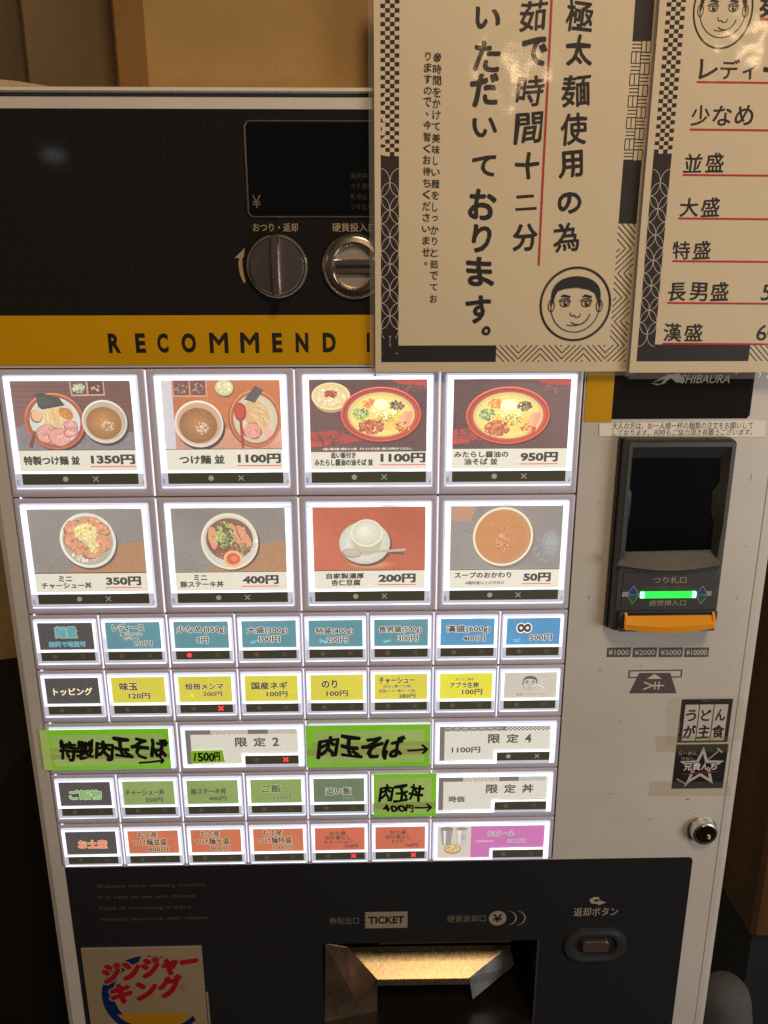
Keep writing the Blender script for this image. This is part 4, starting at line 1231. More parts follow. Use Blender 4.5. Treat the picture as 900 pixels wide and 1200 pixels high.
# --------------------------------------------------------- bill unit
YB = -15.0
def PB(px, py, y=YB): return P(px, py, y / 1000)
def C8(cx, cy): return 680 + cx / 4.09, 500 + cy / 4.09
unit = MB()
x0b, x1b = 227.5, PB(839, 730)[0]
z1b, z0b = PB(795, 516.5)[1], PB(775, 739)[1]
x0f = PB(722, 620)[0]
unit.rrect([(x0b, z0b - 1, x1b, z1b + 1, 4, 0), (x0b, z0b - 1, x1b, z1b + 1, 4, -8), (x0b + 2, z0b, x1b, z1b, 4, -13), (x0b + 4, z0b + 2, x1b - 1.6, z1b - 1.6, 4, YB)], 0, False, False)
win = [(240, 150), (675, 150), (668, 262), (634, 312), (627, 415), (640, 455), (625, 590), (205, 600), (215, 452), (238, 425), (246, 318), (232, 290)]
W2 = [PB(*C8(a, c), -8) for a, c in win]
fx0, fx1, fz0, fz1 = x0b + 4, x1b - 1.6, z0b + 2, z1b - 1.6
zl = PB(*C8(420, 672))[1]
outer = [(fx0 + 3, fz1 - 4), (fx1 - 3, fz1 - 4), (fx1 - 3, W2[2][1]), (fx1 - 3, W2[3][1]), (fx1 - 3, W2[4][1]), (fx1 - 3, W2[5][1]), (fx1 - 5, zl), (fx0 + 4, zl), (fx0 + 4, W2[8][1]), (fx0 + 3.5, W2[9][1]), (fx0 + 3, W2[10][1]), (fx0 + 3, W2[11][1])]
# front frame between body edge and recess, then the sloping recess
k = len(outer)
unit.rings([[(x, YB + .02, z) for x, z in outer], [(x, -8, z) for x, z in W2]], 0)
# border
def uface(pts): unit.face([(x, YB, z) for x, z in pts])
uface([(fx0, fz1), (fx1, fz1), outer[1], outer[0]])
uface([(fx1, fz1), (fx1, zl), outer[6], outer[5], outer[4], outer[3], outer[2], outer[1]])
uface([(fx0, fz1), outer[0], outer[11], outer[10], outer[9], outer[8], outer[7], (fx0, zl)])
uface([(fx0, zl), outer[7], outer[6], (fx1, zl), (fx1, fz0), (fx0, fz0)])
bu = unit.build('bill_unit', GREYP, mach, True)
bu['label'] = 'grey banknote unit with dark screen and orange slot tray'
MB().face([(x, -7.9, z) for x, z in W2]).build('smoked_window', SCREEN, bu, False)
MB().rrect([(x0b - 1.5, z0b + .5, x0b + 2, z1b + 1.5, 1, 0), (x0b - 1.5, z0b + .5, x0b + 1.5, z1b + 1.5, 1, -7)], 0, False, True).build('side_shade_strip', BLACKP, bu)  # black strip stands in for the shade on the unit's left side
# shelf under the window: back edge at the glass, front edge bowed outwards
bk = [PB(*C8(208 + (638 - 208) * t, 603 - 4 * t), -8.4) for t in np.linspace(0, 1, 9)]
ft = [PB(*C8(178 + (680 - 178) * t, 664 + 26 * math.sin(math.pi * t)), -21) for t in np.linspace(0, 1, 9)]
sh = MB()
for i in range(8):
    sh.face([(bk[i][0], -8.4, bk[i][1]), (bk[i + 1][0], -8.4, bk[i + 1][1]), (ft[i + 1][0], -21, ft[i + 1][1]), (ft[i][0], -21, ft[i][1])])
    sh.face([(ft[i][0], -21, ft[i][1]), (ft[i + 1][0], -21, ft[i + 1][1]), (ft[i + 1][0], -14.9, ft[i + 1][1] - 4), (ft[i][0], -14.9, ft[i][1] - 4)])
for i in (0, 8):
    sh.face([(bk[i][0], -8.4, bk[i][1]), (ft[i][0], -21, ft[i][1]), (ft[i][0], -14.9, ft[i][1] - 4)])
sh.build('shelf', GREYL, bu)
# label plate with the green light bar
lp = [PB(*C8(*q), YB) for q in ((205, 700), (643, 690), (635, 865), (195, 865))]
lx0, lx1 = (lp[0][0] + lp[3][0]) / 2, (lp[1][0] + lp[2][0]) / 2
lz1, lz0 = (lp[0][1] + lp[1][1]) / 2, lp[2][1]
MB().rrect([(lx0, lz0, lx1, lz1, 1.5, YB), (lx0, lz0, lx1, lz1, 1.5, YB - .5)], 0, False, True).build('label_plate', mat('label_plate_plastic', (.045, .043, .042), .42), bu)
def BC(x0, y0, x1, y1, Y=YB): a = C8(x0, y0); c = C8(x1, y1); return B(a[0], a[1], c[0], c[1], Y / 1000)
lpnt = Print(YB - .55)
lpnt.text('つり札口', BC(350, 718, 508, 750), (168, 160, 145), bold=0)
lpnt.text('※ビラは自動的に開閉します', BC(318, 762, 530, 776), (110, 104, 92), bold=0, res=1)
lpnt.text('紙幣挿入口', BC(330, 830, 504, 858), (160, 152, 138), bold=0)
gx = BC(200, 789, 628, 812)
lpnt.rect(gx[0], gx[1], gx[0] + 8, gx[3], (150, 152, 156)); lpnt.rect(gx[2] - 8, gx[1], gx[2], gx[3], (150, 152, 156))
for c in (252, 582):
    a = BC(c - 27, 762, c + 27, 848)
    zm = (a[1] + a[3]) / 2; xm = (a[0] + a[2]) / 2
    lpnt.poly([(a[0] - .5, zm + .2), (a[2] + .5, zm + .2), (xm, a[3] + .6)], (150, 158, 166)); lpnt.poly([(a[0] - .5, zm - .2), (xm, a[1] - .6), (a[2] + .5, zm - .2)], (140, 150, 140))
    lpnt.poly([(a[0] + .3, zm + .5), (a[2] - .3, zm + .5), (xm, a[3] - .4)], (24, 62, 140)); lpnt.poly([(a[0] + .3, zm - .4), (xm, a[1] + .5), (a[2] - .3, zm - .4)], (20, 92, 48))
lpnt.build('label_plate_print', PLAININK, bu)
gb_ = BC(285, 788, 552, 818)
MB().rrect([(gb_[0] + 4, gb_[1], gb_[2] - 4, gb_[3], .3, YB - .5), (gb_[0] + 4, gb_[1], gb_[2] - 4, gb_[3], .3, YB - 2)], 0, False, True).build('green_light', GREEN, bu)
ge = MB()
for a in (gb_[0], gb_[2] - 4): ge.rrect([(a, gb_[1], a + 4, gb_[3], .6, YB - .5), (a, gb_[1], a + 4, gb_[3], .6, YB - 2.05)], 0, False, True)
ge.build('light_end', GREENEND, bu)
# orange tray
tb = BC(205, 882, 632, 955)
hx0, hx1 = tb[0] - 5, tb[2] + 3
MB().rrect([(hx0, tb[1] - 4, hx1, tb[3] + 1, 2, YB), (hx0, tb[1] - 4, hx1, tb[3] + 1, 2, YB - 3)], 0, False, True).build('tray_housing', GREYP, bu)
MB().box(tb[0] + 1, YB - 3.3, tb[3] - 4, tb[2] - 1, YB - 3.02, tb[3] - .5).build('banknote_slot', BLACKP, bu)
tr = MB()
n = 12
f0, f1, b0 = [], [], []
zt_, zf = tb[3] - 3.2, tb[1] + 1.5
for i in range(n + 1):
    t = i / n; x = tb[0] + (tb[2] - tb[0]) * t; bow = math.sin(math.pi * t)
    b0.append((x, YB - 3.1, zt_)); f0.append((x * .995, YB - 9 - 4 * bow, zf + 4.5 - 1.5 * bow)); f1.append((x * .995, YB - 8 - 4 * bow, zf - 1.2 - 2 * bow))
for i in range(n):
    tr.face([b0[i], b0[i + 1], f0[i + 1], f0[i]]); tr.face([f0[i], f0[i + 1], f1[i + 1], f1[i]])
    tr.face([f1[i], f1[i + 1], (b0[i + 1][0], YB - 3, zf - 2), (b0[i][0], YB - 3, zf - 2)])
for s, e in ((0, 1), (n, -1)):
    x = b0[s][0]
    tr.rings([[(x + o, YB - 3.1, zt_ + 3), (x + o, YB - 8.5, f0[s][2] + 2), (x + o, YB - 9, f1[s][2]), (x + o, YB - 3.1, zf - 2)] for o in (0, e * 2.2)], 0, True, True)
tr.build('orange_tray', ORANGE, bu)

# denominations and the note icon, printed on the plate
np_ = Print(-.05)
for i, (t, a, c) in enumerate((('¥1000', 711, 739), ('¥2000', 741.5, 769.5), ('¥5000', 772, 800), ('¥10000', 802, 830.5))):
    bx = B(a, 758.8, c, 770, 0)
    np_.rect(bx[0], bx[1], bx[2], bx[3], (92, 84, 82))
    np_.text(t, (bx[0] + 1.6, bx[1] + 2.2, bx[2] - 1.6, bx[3] - 2.2), (214, 206, 194), bold=.008)
np_.build('denomination_print', PLAININK, mach)
np_ = Print(-.05)
bx = B(736.3, 785, 799.3, 794.3)
dk = (88, 78, 78)
np_.rect(bx[0], bx[1], bx[2], bx[3], dk); np_.rect(bx[0] + 1.6, bx[1] + 1.4, bx[2] - 1.6, bx[3] - 1.4, (205, 198, 190))
np_.poly([P(749, 788.5), P(785.5, 788.5), P(793, 812.5), P(737, 812.5)], dk)
np_.poly([P(758, 795.5), P(775.5, 795.5), P(767, 789.5)], (205, 198, 188))
# yen sign lying on its side
c0 = P(766, 803.5)
X, Z = c0
lt = (205, 198, 188)
np_.line(X - 10, Z + 4, X - 1, Z, 1.5, lt); np_.line(X - 10, Z - 4, X - 1, Z - .01, 1.5, lt); np_.line(X - 2, Z, X + 10.5, Z, 1.5, lt)
np_.line(X + 1.2, Z - 4.4, X + 1.2, Z + 4.4, 1.3, lt); np_.line(X + 5, Z - 4.4, X + 5, Z + 4.4, 1.3, lt)
# grey wordmark on the dark side panel
np_.build('banknote_icon', PLAININK, mach)
sb_ = Print(-.6)
bx = B(797, 439, 855, 449)
sb_.text('SHIBAURA', bx, (170, 162, 150), bold=.012, shear=.25)
q = lambda a, c: P(762 + a, 436 + c)
sb_.poly([q(2, 12.5), q(14, 6), q(22, 2.5), q(30, 2.5), q(36, 12), q(30, 12), q(24, 6.5), q(16, 13), q(12, 13), q(18, 7.5)], (176, 168, 156))
sb_.poly([q(0, 13), q(8, 15.2), q(20, 12.5), q(8, 13.8)], (176, 168, 156))
sb_.poly([q(28, 1.5), q(34, 1.5), q(40, 12), q(37, 12)], (176, 168, 156))
sb_.build('wordmark', PLAININK, mach)

# small scuffs and specks on the paint
SCUFF = clear('scuff_marks', (.80, .76, .70), .02, .5, (.24, .20, .16), .16)
sc_ = MB()
for px_, py_, a_, b_ in ((703, 785, 2.0, .8), (727, 845, 1.4, .7), (700, 868, .9, .7), (806, 937, 2.2, 1.1), (814, 953, .9, .9), (751, 780, 1.2, .6), (690, 700, .7, 2.4), (716, 930, 3.5, .4), (766, 1000, .8, .5), (864, 700, .5, 3.2), (855, 780, .6, .8), (880, 560, .6, 5.0), (872, 640, 2.8, .4), (702, 590, .5, 1.0), (762, 960, 4.0, .35)):
    c_ = P(px_, py_)
    sc_.face([(c_[0] + a_ * math.cos(k * .5236) * rnd.uniform(.6, 1.2), -.03, c_[1] + b_ * math.sin(k * .5236) * rnd.uniform(.6, 1.2)) for k in range(12)])
so = sc_.build('scuffs', SCUFF, mach, False); so['kind'] = 'stuff'
# lock
lx, lz = 346.5, -536.0
lk = MB().lathe(lx, lz, [(15.5, 0), (15.2, -1.6), (13.6, -2), (13.2, -9), (12.8, -10), (11.0, -10.6), (10.6, -9.6)], 48, cap=False).build('door_lock', CHROME, mach)
MB().lathe(lx, lz, [(11, -9.5), (10.2, -10.4), (.2, -10.6)], 40).build('lock_face', mat('dark_chrome', (.26, .18, .14), .22, 1.0), lk)
MB().lathe(lx + 3.4, lz - 3.2, [(2.4, -10.5), (2.2, -12), (1.2, -12.3), (1.0, -11.6), (.1, -11.6)], 20).build('key_pin', CHROME, lk)

# --------------------------------------------------------- lower panel
LPX0, LPX1, LPZ1 = -319.0, 341.5, -572.2
lpn = MB()
def lpart(x0, z0, x1, z1):
    lpn.box(x0, -.5, z0, x1, .05, z1)
lpn.prism([(LPX0, LPZ1), (LPX0, TZ1), (LPX1, TZ1), (LPX1, LPZ1 - 4), (LPX1 - 1.2, LPZ1 - 1.2), (LPX1 - 4, LPZ1)], -.5, .05)
lpart(LPX0, -1300, TX0, TZ1 - .01); lpart(TX1, -1300, LPX1, TZ1 - .01); lpart(TX0, -1300, TX1, TZ0)
lpn.build('lower_panel', DARK, mach, False)
lt = Print(-.6)
for i, (t, xe) in enumerate((('Shibaura ticket vending machine', 241), ('It is easy to use and choose', 229), ('Most of everything is there', 224), ('Friendly operation with reliable', 244))):
    y = 1039 + i * 12.9
    a, c = P(114.5 + i * 1.6, y), P(xe, y)
    lt.text(t, (-288, a[1] - 2.4, c[0], a[1] + 3.0), (92, 84, 76), bold=.004)
lt.build('slogan_lettering', PLAININK, mach)
lt = Print(-.6)
lt.text('券取出口', B(386, 1074.5, 420.5, 1082.5), (108, 98, 86), bold=.012)
bx = B(427, 1068, 477.5, 1087)
zz = []
for k in range(9): zz.append((bx[0] + (1.8 if k % 2 else 0), bx[1] + (bx[3] - bx[1]) * k / 8))
lt.poly([(bx[2], bx[1]), (bx[2], bx[3])] + zz[::-1], (150, 138, 122))
lt.text('TICKET', (bx[0] + 4, bx[1] + 5.6, bx[2] - 3.5, bx[3] - 5.8), (30, 24, 20), bold=.045)
lt.build('ticket_mark', PLAININK, mach)
lt = Print(-.6)
lt.text('硬貨返却口', B(524, 1072, 569, 1080), (108, 98, 86), bold=.012)
for (cx_, r) in ((604.5, 9.2), (594, 9.2)):
    c = P(cx_ + 1.5, 1075.5); lt.ell(c[0], c[1], r, r, (150, 138, 122)); lt.ell(c[0] - 1.5, c[1], r, r, (30, 26, 24))
c = P(583, 1075.5); lt.ell(c[0], c[1], 10.8, 10.8, (30, 26, 24)); lt.ell(c[0], c[1], 9.6, 9.6, (152, 140, 124))
lt.text('¥', (c[0] - 5.4, c[1] - 5.2, c[0] + 5.4, c[1] + 5.2), (30, 24, 20), bold=.03)
lt.build('coin_mark', PLAININK, mach)
lt = Print(-.6)
lt.text('返却ボタン', B(672.5, 1063, 724, 1073), (168, 158, 142), bold=.006)
# U-turn arrow
q = lambda a, c: P(640 + a / 3.46, 980 + c / 3.46)
lt.poly([q(215, 245), q(192, 245), q(178, 252), q(176, 262), q(184, 271), q(210, 273), q(210, 279), q(243, 267), q(212, 256), q(212, 263), q(196, 263), q(190, 259), q(196, 255), q(214, 254)], (168, 158, 142))
lt.build('return_mark', PLAININK, mach)

# return button
rx, rz = 244.8, -683.5
rbt = MB().rrect([(rx - 35, rz - 22, rx + 35, rz + 22, 22, -.5), (rx - 34, rz - 21, rx + 34, rz + 21, 21, -4), (rx - 30, rz - 17.5, rx + 30, rz + 17.5, 17, -5.5), (rx - 24, rz - 13.5, rx + 24, rz + 13.5, 13, -4), (rx - 22, rz - 12, rx + 22, rz + 12, 12, 1.5), ], 0, False, True, 10)
rbt = rbt.build('return_button', mat('return_bezel', (.035, .037, .042), .28), mach)
MB().rrect([(rx - 21.6, rz - 11.6, rx + 21.6, rz + 11.6, 11.5, 1.45), (rx - 21.6, rz - 11.6, rx + 21.6, rz + 11.6, 11.5, 1.3)], 0, False, True, 8).build('button_well', BLACKP, rbt)
MB().rrect([(rx - 15, rz - 7.5, rx + 15, rz + 7, 5, 1.3), (rx - 15, rz - 7.5, rx + 15, rz + 7, 5, -3.6), (rx - 14, rz - 6.5, rx + 14, rz + 6, 4.5, -4.6)], 0, False, True, 6).build('push_key', mat('brown_key', (.075, .05, .04), .25), rbt)

# ticket and coin tray, a recess with a steel chute
YR = 95.0
tray = MB()
tray.face([(TX0, YR, TZ0), (TX1, YR, TZ0), (TX1, YR, TZ1), (TX0, YR, TZ1)])
tray.face([(TX0, 0, TZ0), (TX1, 0, TZ0), (TX1, YR, TZ0), (TX0, YR, TZ0)])
tray.face([(TX0, 0, TZ1), (TX1, 0, TZ1), (TX1, YR, TZ1), (TX0, YR, TZ1)])
tray.face([(TX0, 0, TZ0), (TX0, YR, TZ0), (TX0, YR, TZ1), (TX0, 0, TZ1)])
tray.face([(TX1, 0, TZ0), (TX1, YR, TZ0), (TX1, YR, TZ1), (TX1, 0, TZ1)])
tr_ = tray.build('ticket_tray', mat('tray_black', (.012, .010, .009), .3), mach, False)
def PY(px, py, y):
    a = P(px, py, y / 1000); return (a[0], y, a[1])
def solid(pts, t, name, m_, parent):
    """thin metal sheet with thickness t behind it"""
    mb = MB(); n = len(pts)
    v = [Vector(p_) for p_ in pts]
    nn = (v[1] - v[0]).cross(v[2] - v[0]).normalized()
    if nn.y > 0: nn = -nn
    back = [tuple(a - nn * t) for a in v]
    mb.rings([pts, back], 0, True, True)
    return mb.build(name, m_, parent, False)
# top edge of the chute is held just under the opening's top
A0, A1 = PY(408, 1110, 44), PY(597, 1107.5, 44)
C0, C1 = PY(442, 1147.5, 16), PY(549.5, 1146, 16)
solid([A0, A1, C1, C0], 1.0, 'chute_plate', STEEL, tr_)
E0, E1 = PY(442, 1155, 14), PY(550.5, 1153.5, 14)
solid([(C0[0], 15.6, C0[2]-.3), (C1[0], 15.6, C1[2]-.3), E1, E0], 1.0, 'chute_lip', STEEL, tr_)
G0, G1 = PY(554, 1171, 22), PY(602.5, 1131, 46)
solid([(A1[0] + .6, A1[1], A1[2]), G1, G0, (C1[0] + .6, C1[1], C1[2])], 1.0, 'chute_side', mat('polished_steel', (.86, .88, .90), .5, 1.0, bump=.3, bscale=60, var=.2, vscale=50), tr_)
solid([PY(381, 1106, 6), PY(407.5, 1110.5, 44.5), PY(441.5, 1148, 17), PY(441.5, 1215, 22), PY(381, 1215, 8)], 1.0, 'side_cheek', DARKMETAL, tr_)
MB().box(TX0 + 62, 2, TZ1 - 4.5, TX1 - 30, 6, TZ1 - .4).build('upper_rail', STEEL, tr_)
MB().rrect([(TX1 - 1.2, TZ0, TX1 + .6, TZ1, .3, -.5), (TX1 - 1.2, TZ0, TX1 + .6, TZ1, .3, -1.1)], 0, False, True, 1).build('tray_edge', mat('tray_edge_grey', (.16, .15, .14), .3, .7), tr_)

# ================================================================== THINGS ON THE MACHINE
# ---- laminated notice 1
def paper_text_col(p, chars, Y, col, hand=.02, bold=.01, fat=0, squash=1.0):
    for ch, px, py, s in chars:
        a = P(px, py, Y / 1000)
        h = s / 2
        k = {'い': .72, 'り': .95, '。': .34, '二': .62, 'て': .78, 'の': .82, '、': .35, 'っ': .62}.get(ch, 1.0)
        kw = {'い': .98, 'り': .62, '。': .34, 'し': .6, '、': .35, 'っ': .7}.get(ch, .96)
        h2 = h * rnd.uniform(.95, 1.05)
        p.text(ch, (a[0] - h2 * kw, a[1] - h2 * k, a[0] + h2 * kw, a[1] + h2 * k), col, bold=bold, hand=hand, fat=fat * (.55 if ch in '極麺使為茹時間' else .85 if ord(ch) > 0x4e00 else 1.0), res=4)

PINK = (34, 22, 24)
PAP = (216, 200, 170)
Y1 = -9.0
def curl1(x, z):
    return -1.6 * np.sin((x - 7) / 220 * 3.14) * np.sin((z + 60) / 150.0 + .4) - .5 * np.sin(z / 34.0 + x / 60)
def BY(x0, y0, x1, y1, Y): return B(x0, y0, x1, y1, Y / 1000)
n1 = thing('laminated_notice', (.118, -.009, ZC - .063), 'laminated notice in large brush lettering with a long red line and a drawn face', 'notice', 'laminated notices hung on the machine')
ax0, ax1, az0, az1 = 7.3, 228.8, -62.0, 246.0
sh1 = Print(Y1, curl1)
sh1.rect(ax0, az0, ax1, az1, PAP, cell=7)
sh1.build('paper', PAPERINK, n1)
pp = Print(Y1 - .05, curl1)
bx0, bx1 = 12.3, 27.0
zc = P(455, 183, Y1 / 1000)[1]
zck0 = zc
checker(pp, bx0, zck0, bx1, az1 - 8, 4, 42, PINK, PAP)
pp.rect(bx0, az0 + 8.5, bx1, zc, PINK, cell=7)
shippo(pp, bx0, P(455, 400, Y1 / 1000)[1], bx1, P(455, 214, Y1 / 1000)[1], .45, (206, 194, 176), 6)
xb = P(581, 415, Y1 / 1000)[0]
bz0, bz1 = az0 + 8.5, P(600, 404.5, Y1 / 1000)[1]
pp.rect(bx1, bz0, xb, bz1, PINK, cell=7)
rx0, rx1 = 208.5, 223.5
weave(pp, xb, bz0, rx1, bz1, 4.9, .8, PINK)
zq = [P(760, y, Y1 / 1000)[1] for y in (262, 188, 48)]
weave(pp, rx0, bz1, rx1, zq[0], 4.9, .8, PINK)
pp.rect(rx0, zq[0], rx1, zq[1], PINK, cell=7)
lattice(pp, rx0, zq[1], rx1, zq[2], .7, PINK)
pp.rect(rx0, zq[2], rx1, az1 - 8, PINK, cell=7)
BLK = (24, 20, 18)
colA = [('極', 678, 19, 20.5), ('太', 678, 60.5, 20.5), ('麺', 675, 107, 22), ('使', 672, 152, 21), ('用', 669, 193, 20), ('の', 666.5, 237, 19), ('為', 663.6, 279, 21)]
colB = [('茹', 625, 19, 21), ('で', 627, 63, 19), ('時', 621, 106, 21), ('間', 620, 150, 21), ('十', 618.5, 194, 20), ('二', 616, 238, 18), ('分', 615, 278, 20)]
colC = [('い', 570.5, 22, 19), ('た', 570, 66, 20.5), ('だ', 568.6, 107, 21), ('い', 568.6, 150, 19), ('て', 568, 196, 19), ('お', 565, 240, 21), ('り', 564, 278, 21), ('ま', 562, 320, 21.5), ('す', 561, 363, 21.5), ('。', 570, 388, 19)]
paper_text_col(pp, colA + colB + colC, Y1, BLK, hand=.034, bold=0, fat=.034)
s1 = '※時間をかけて美味しい麺をしっかりと茹でてお'
s2 = 'りますので、今暫くお待ちくださいませ。'
paper_text_col(pp, [(c, 512.5 - 4.5 * i / 21, 68 + (350 - 68) * i / (len(s1) - 1), 6.5) for i, c in enumerate(s1)], Y1, BLK, hand=.02, bold=.008)
paper_text_col(pp, [(c, 501.5 - 2.5 * i / 18, 66 + (309 - 66) * i / (len(s2) - 1), 6.5) for i, c in enumerate(s2)], Y1, BLK, hand=.02, bold=.008)
a, c = P(646, 0, Y1 / 1000), P(631, 311, Y1 / 1000)
pp.line(a[0], az1 - 20, c[0], c[1], 1.5, (190, 24, 50), 24)
fc = P(674, 356.5, Y1 / 1000)
pp.arc(fc[0], fc[1], 29.6, 29.6, 0, 360, 1.7, BLK, 60)
face(pp, fc[0], fc[1] + 1, 28.5, BLK)
pp.build('printing', PAPERINK, n1)
fm = MB()
for (x0, z0, x1, z1) in ((ax0 - 4.5, az0 - 3.5, ax0, az1 + 4), (ax1, az0 - 3.5, ax1 + 4, az1 + 4), (ax0, az0 - 3.5, ax1, az0)):
    for i in range(24):
        if z1 - z0 > 20:
            za, zb_ = z0 + (z1 - z0) * i / 24, z0 + (z1 - z0) * (i + 1) / 24
            fm.face([(xx, Y1 + float(curl1(xx, zz_)), zz_) for xx, zz_ in ((x0, za), (x1, za), (x1, zb_), (x0, zb_))])
        else:
            xa, xb_ = x0 + (x1 - x0) * i / 24, x0 + (x1 - x0) * (i + 1) / 24
            fm.face([(xx, Y1 + float(curl1(xx, zz_)), zz_) for xx, zz_ in ((xa, z0), (xb_, z0), (xb_, z1), (xa, z1))])
fm.build('laminate_edge', FILM, n1)

# ---- laminated notice 2, in front and a little turned
Y2 = -16.0
def curl2(x, z):
    return -1.3 * np.sin((x - 225) / 220 * 3.14) * np.sin((z + 70) / 140.0 + .7) + .5 * np.sin(z / 40.0)
n2 = thing('laminated_notice', (.335, -.016, ZC - .06), 'laminated price list with red underlines, partly out of frame at right', 'notice', 'laminated notices hung on the machine')
cx0, cz0 = 225.0, -62.5
cx1, cz1 = cx0 + 222, cz0 + 308
sh2 = Print(Y2, curl2)
sh2.rect(cx0, cz0, cx1, cz1, PAP, cell=7)
o2 = sh2.build('paper', PAPERINK, n2)
p2 = Print(Y2 - .05, curl2)
ex0, ex1 = cx0 + 5.5, cx0 + 20
zc2 = P(780, 180, Y2 / 1000)[1]
checker(p2, ex0, zc2, ex1, cz1 - 8, 4, 42, PINK, PAP)
gz0 = cz0 + 9.5
gz1 = P(800, 403.5, Y2 / 1000)[1]
p2.rect(ex0, gz0, ex1, zc2, PINK, cell=7)
shippo(p2, ex0, P(760, 392, Y2 / 1000)[1], ex1, P(770, 214, Y2 / 1000)[1], .45, (206, 194, 176), 6)
xw = P(877, 414, Y2 / 1000)[0]
p2.rect(ex1, gz0, xw, gz1, PINK, cell=7)
weave(p2, xw, gz0, cx1 - 6, gz1, 4.9, .8, PINK)
RED = (186, 22, 34)
lines2 = [('レディース', 819, 70, 93, 96.5, 816, None), ('少なめ', 810, 124, 147, 152, 808, None), ('並盛', 802, 180, 202, 205, 800, None), ('大盛', 797, 232, 254, 256, 795, None),
          ('特盛', 788.5, 283, 303.5, 306, 788, None), ('長男盛', 783, 331.5, 352.5, 355, 782, '500'), ('漢盛', 777.5, 379.5, 400, 402.5, 776, '600')]
for (t, x, ya, yb, yu, xu, g) in lines2:
    za, zb_ = P(x, ya, Y2 / 1000)[1], P(x, yb, Y2 / 1000)[1]
    X = P(x, (ya + yb) / 2, Y2 / 1000)[0]
    h = za - zb_
    nn = len(t)
    for i, ch in enumerate(t):
        wd = h * 1.02
        ox = X + i * h * 1.24
        kk = .75 if ch == 'ィ' else 1.0
        if ch == 'ー': p2.text(ch, (ox, zb_ + h * .42, ox + wd, zb_ + h * .6), BLK, bold=.02, hand=.02, fat=.01); continue
        p2.text(ch, (ox, zb_, ox + wd * kk, zb_ + h * kk), BLK, bold=.008, hand=.02, fat=.008)
    if g:
        gx_ = P({'500': 893, '600': 887}[g], (ya + yb) / 2, Y2 / 1000)[0]
        p2.text(g, (gx_, zb_ + 1, gx_ + 26, za - 1), BLK, bold=0, hand=.03, fat=.01)
    u = P(xu, yu, Y2 / 1000)
    p2.line(u[0], u[1], cx1 - 24, u[1] - 1.6, 1.5, RED, 24)
u = P(890, 23, Y2 / 1000); p2.line(u[0], u[1], cx1 - 24, u[1] - 1.6, 1.5, RED, 18)
fx = P(890, 8, Y2 / 1000); p2.text('麺の量', (fx[0], fx[1] - 8, fx[0] + 70, fx[1] + 12), BLK, bold=.01, hand=.02, fat=.01)
f2c = P(846.5, 15, Y2 / 1000)
p2.arc(f2c[0], f2c[1] + 2, 22.5, 26.5, 0, 360, 1.2, BLK, 60)
face(p2, f2c[0], f2c[1] + 3, 24.0, BLK)
p2.build('printing', PAPERINK, n2)
fm = MB()
for i in range(24):
    za, zb_ = cz0 - 3.5 + 311 * i / 24, cz0 - 3.5 + 311 * (i + 1) / 24
    fm.face([(xx, Y2 + float(curl2(xx, zz_)), zz_) for xx, zz_ in ((cx0 - 3.5, za), (cx0, za), (cx0, zb_), (cx0 - 3.5, zb_))])
    xa, xb_ = cx0 + 222 * i / 24, cx0 + 222 * (i + 1) / 24
    fm.face([(xx, Y2 + float(curl2(xx, zz_)), zz_) for xx, zz_ in ((xa, cz0 - 5.5), (xb_, cz0 - 5.5), (xb_, cz0), (xa, cz0))])
fm.build('laminate_edge', FILM, n2)

# ---- narrow strip notice above the bill unit
sn = thing('paper_strip', (.283, -.0006, ZC - .115), 'narrow white paper strip with two lines of text above the banknote unit', 'notice')
st = Print(-.7)
st.poly([P(702, 496), P(884, 492), P(897, 493), P(896, 512), P(702, 511)], (236, 230, 218))
bx = B(717, 494.5, 882, 503); st.text('大人の方は、お一人様一杯の麺類の注文をお願いして', bx, (30, 24, 24), bold=.008, res=2)
bx = B(717.5, 502.8, 881, 510.3); st.text('しております。何時もご協力頂き有難うございます。', bx, (30, 24, 24), bold=.008, res=2, shear=.12)
st.build('printed_paper', PLAININK, sn)
sn['label'] = 'narrow white paper strip with two lines of text above the banknote unit'

# ---- green handwritten notes over buttons
GNOTE = ink('translucent_green_paper', .45, glow=.46, grain=.08)  # paper glows by emission, in place of button light shining through
def marker_text(p, body, box, fat=.035, hand=.03):
    """each character wobbles, drawn with a thick marker"""
    x0, z0, x1, z1 = box
    n = len(body); w_ = (x1 - x0) / n
    for i, ch in enumerate(body):
        if ch == '1':
            p.stroke([(x0 + w_ * .62, z1), (x0 + w_ * .5, (z0 + z1) / 2), (x0 + w_ * .34, z0)], (z1 - z0) * .17, (14, 14, 10)); continue
        dz = rnd.uniform(-.04, .04) * (z1 - z0)
        p.text(ch, (x0 + i * w_ + w_ * .05, z0 + dz, x0 + (i + 1) * w_ - w_ * .05, z1 + dz), (14, 14, 10), bold=.01, hand=hand, fat=fat, res=2)
def arrow(p, x0, z0, x1, z1, h, wd):
    p.stroke([(x0, z0), ((x0 + x1) / 2, (z0 + z1) / 2 - .4), (x1, z1)], wd, (14, 14, 10))
    p.stroke([(x1 - h * 1.1, z1 + h), (x1 - .2, z1 + .2), (x1 + .2, z1)], wd, (14, 14, 10))
    p.stroke([(x1 + .3, z1 + .4), (x1 - h * .5, z1 - h * .6), (x1 - h * 1.0, z1 - h)], wd, (14, 14, 10))
NG1, NG2, NG3 = (120, 188, 44), (146, 174, 96), (124, 154, 66)
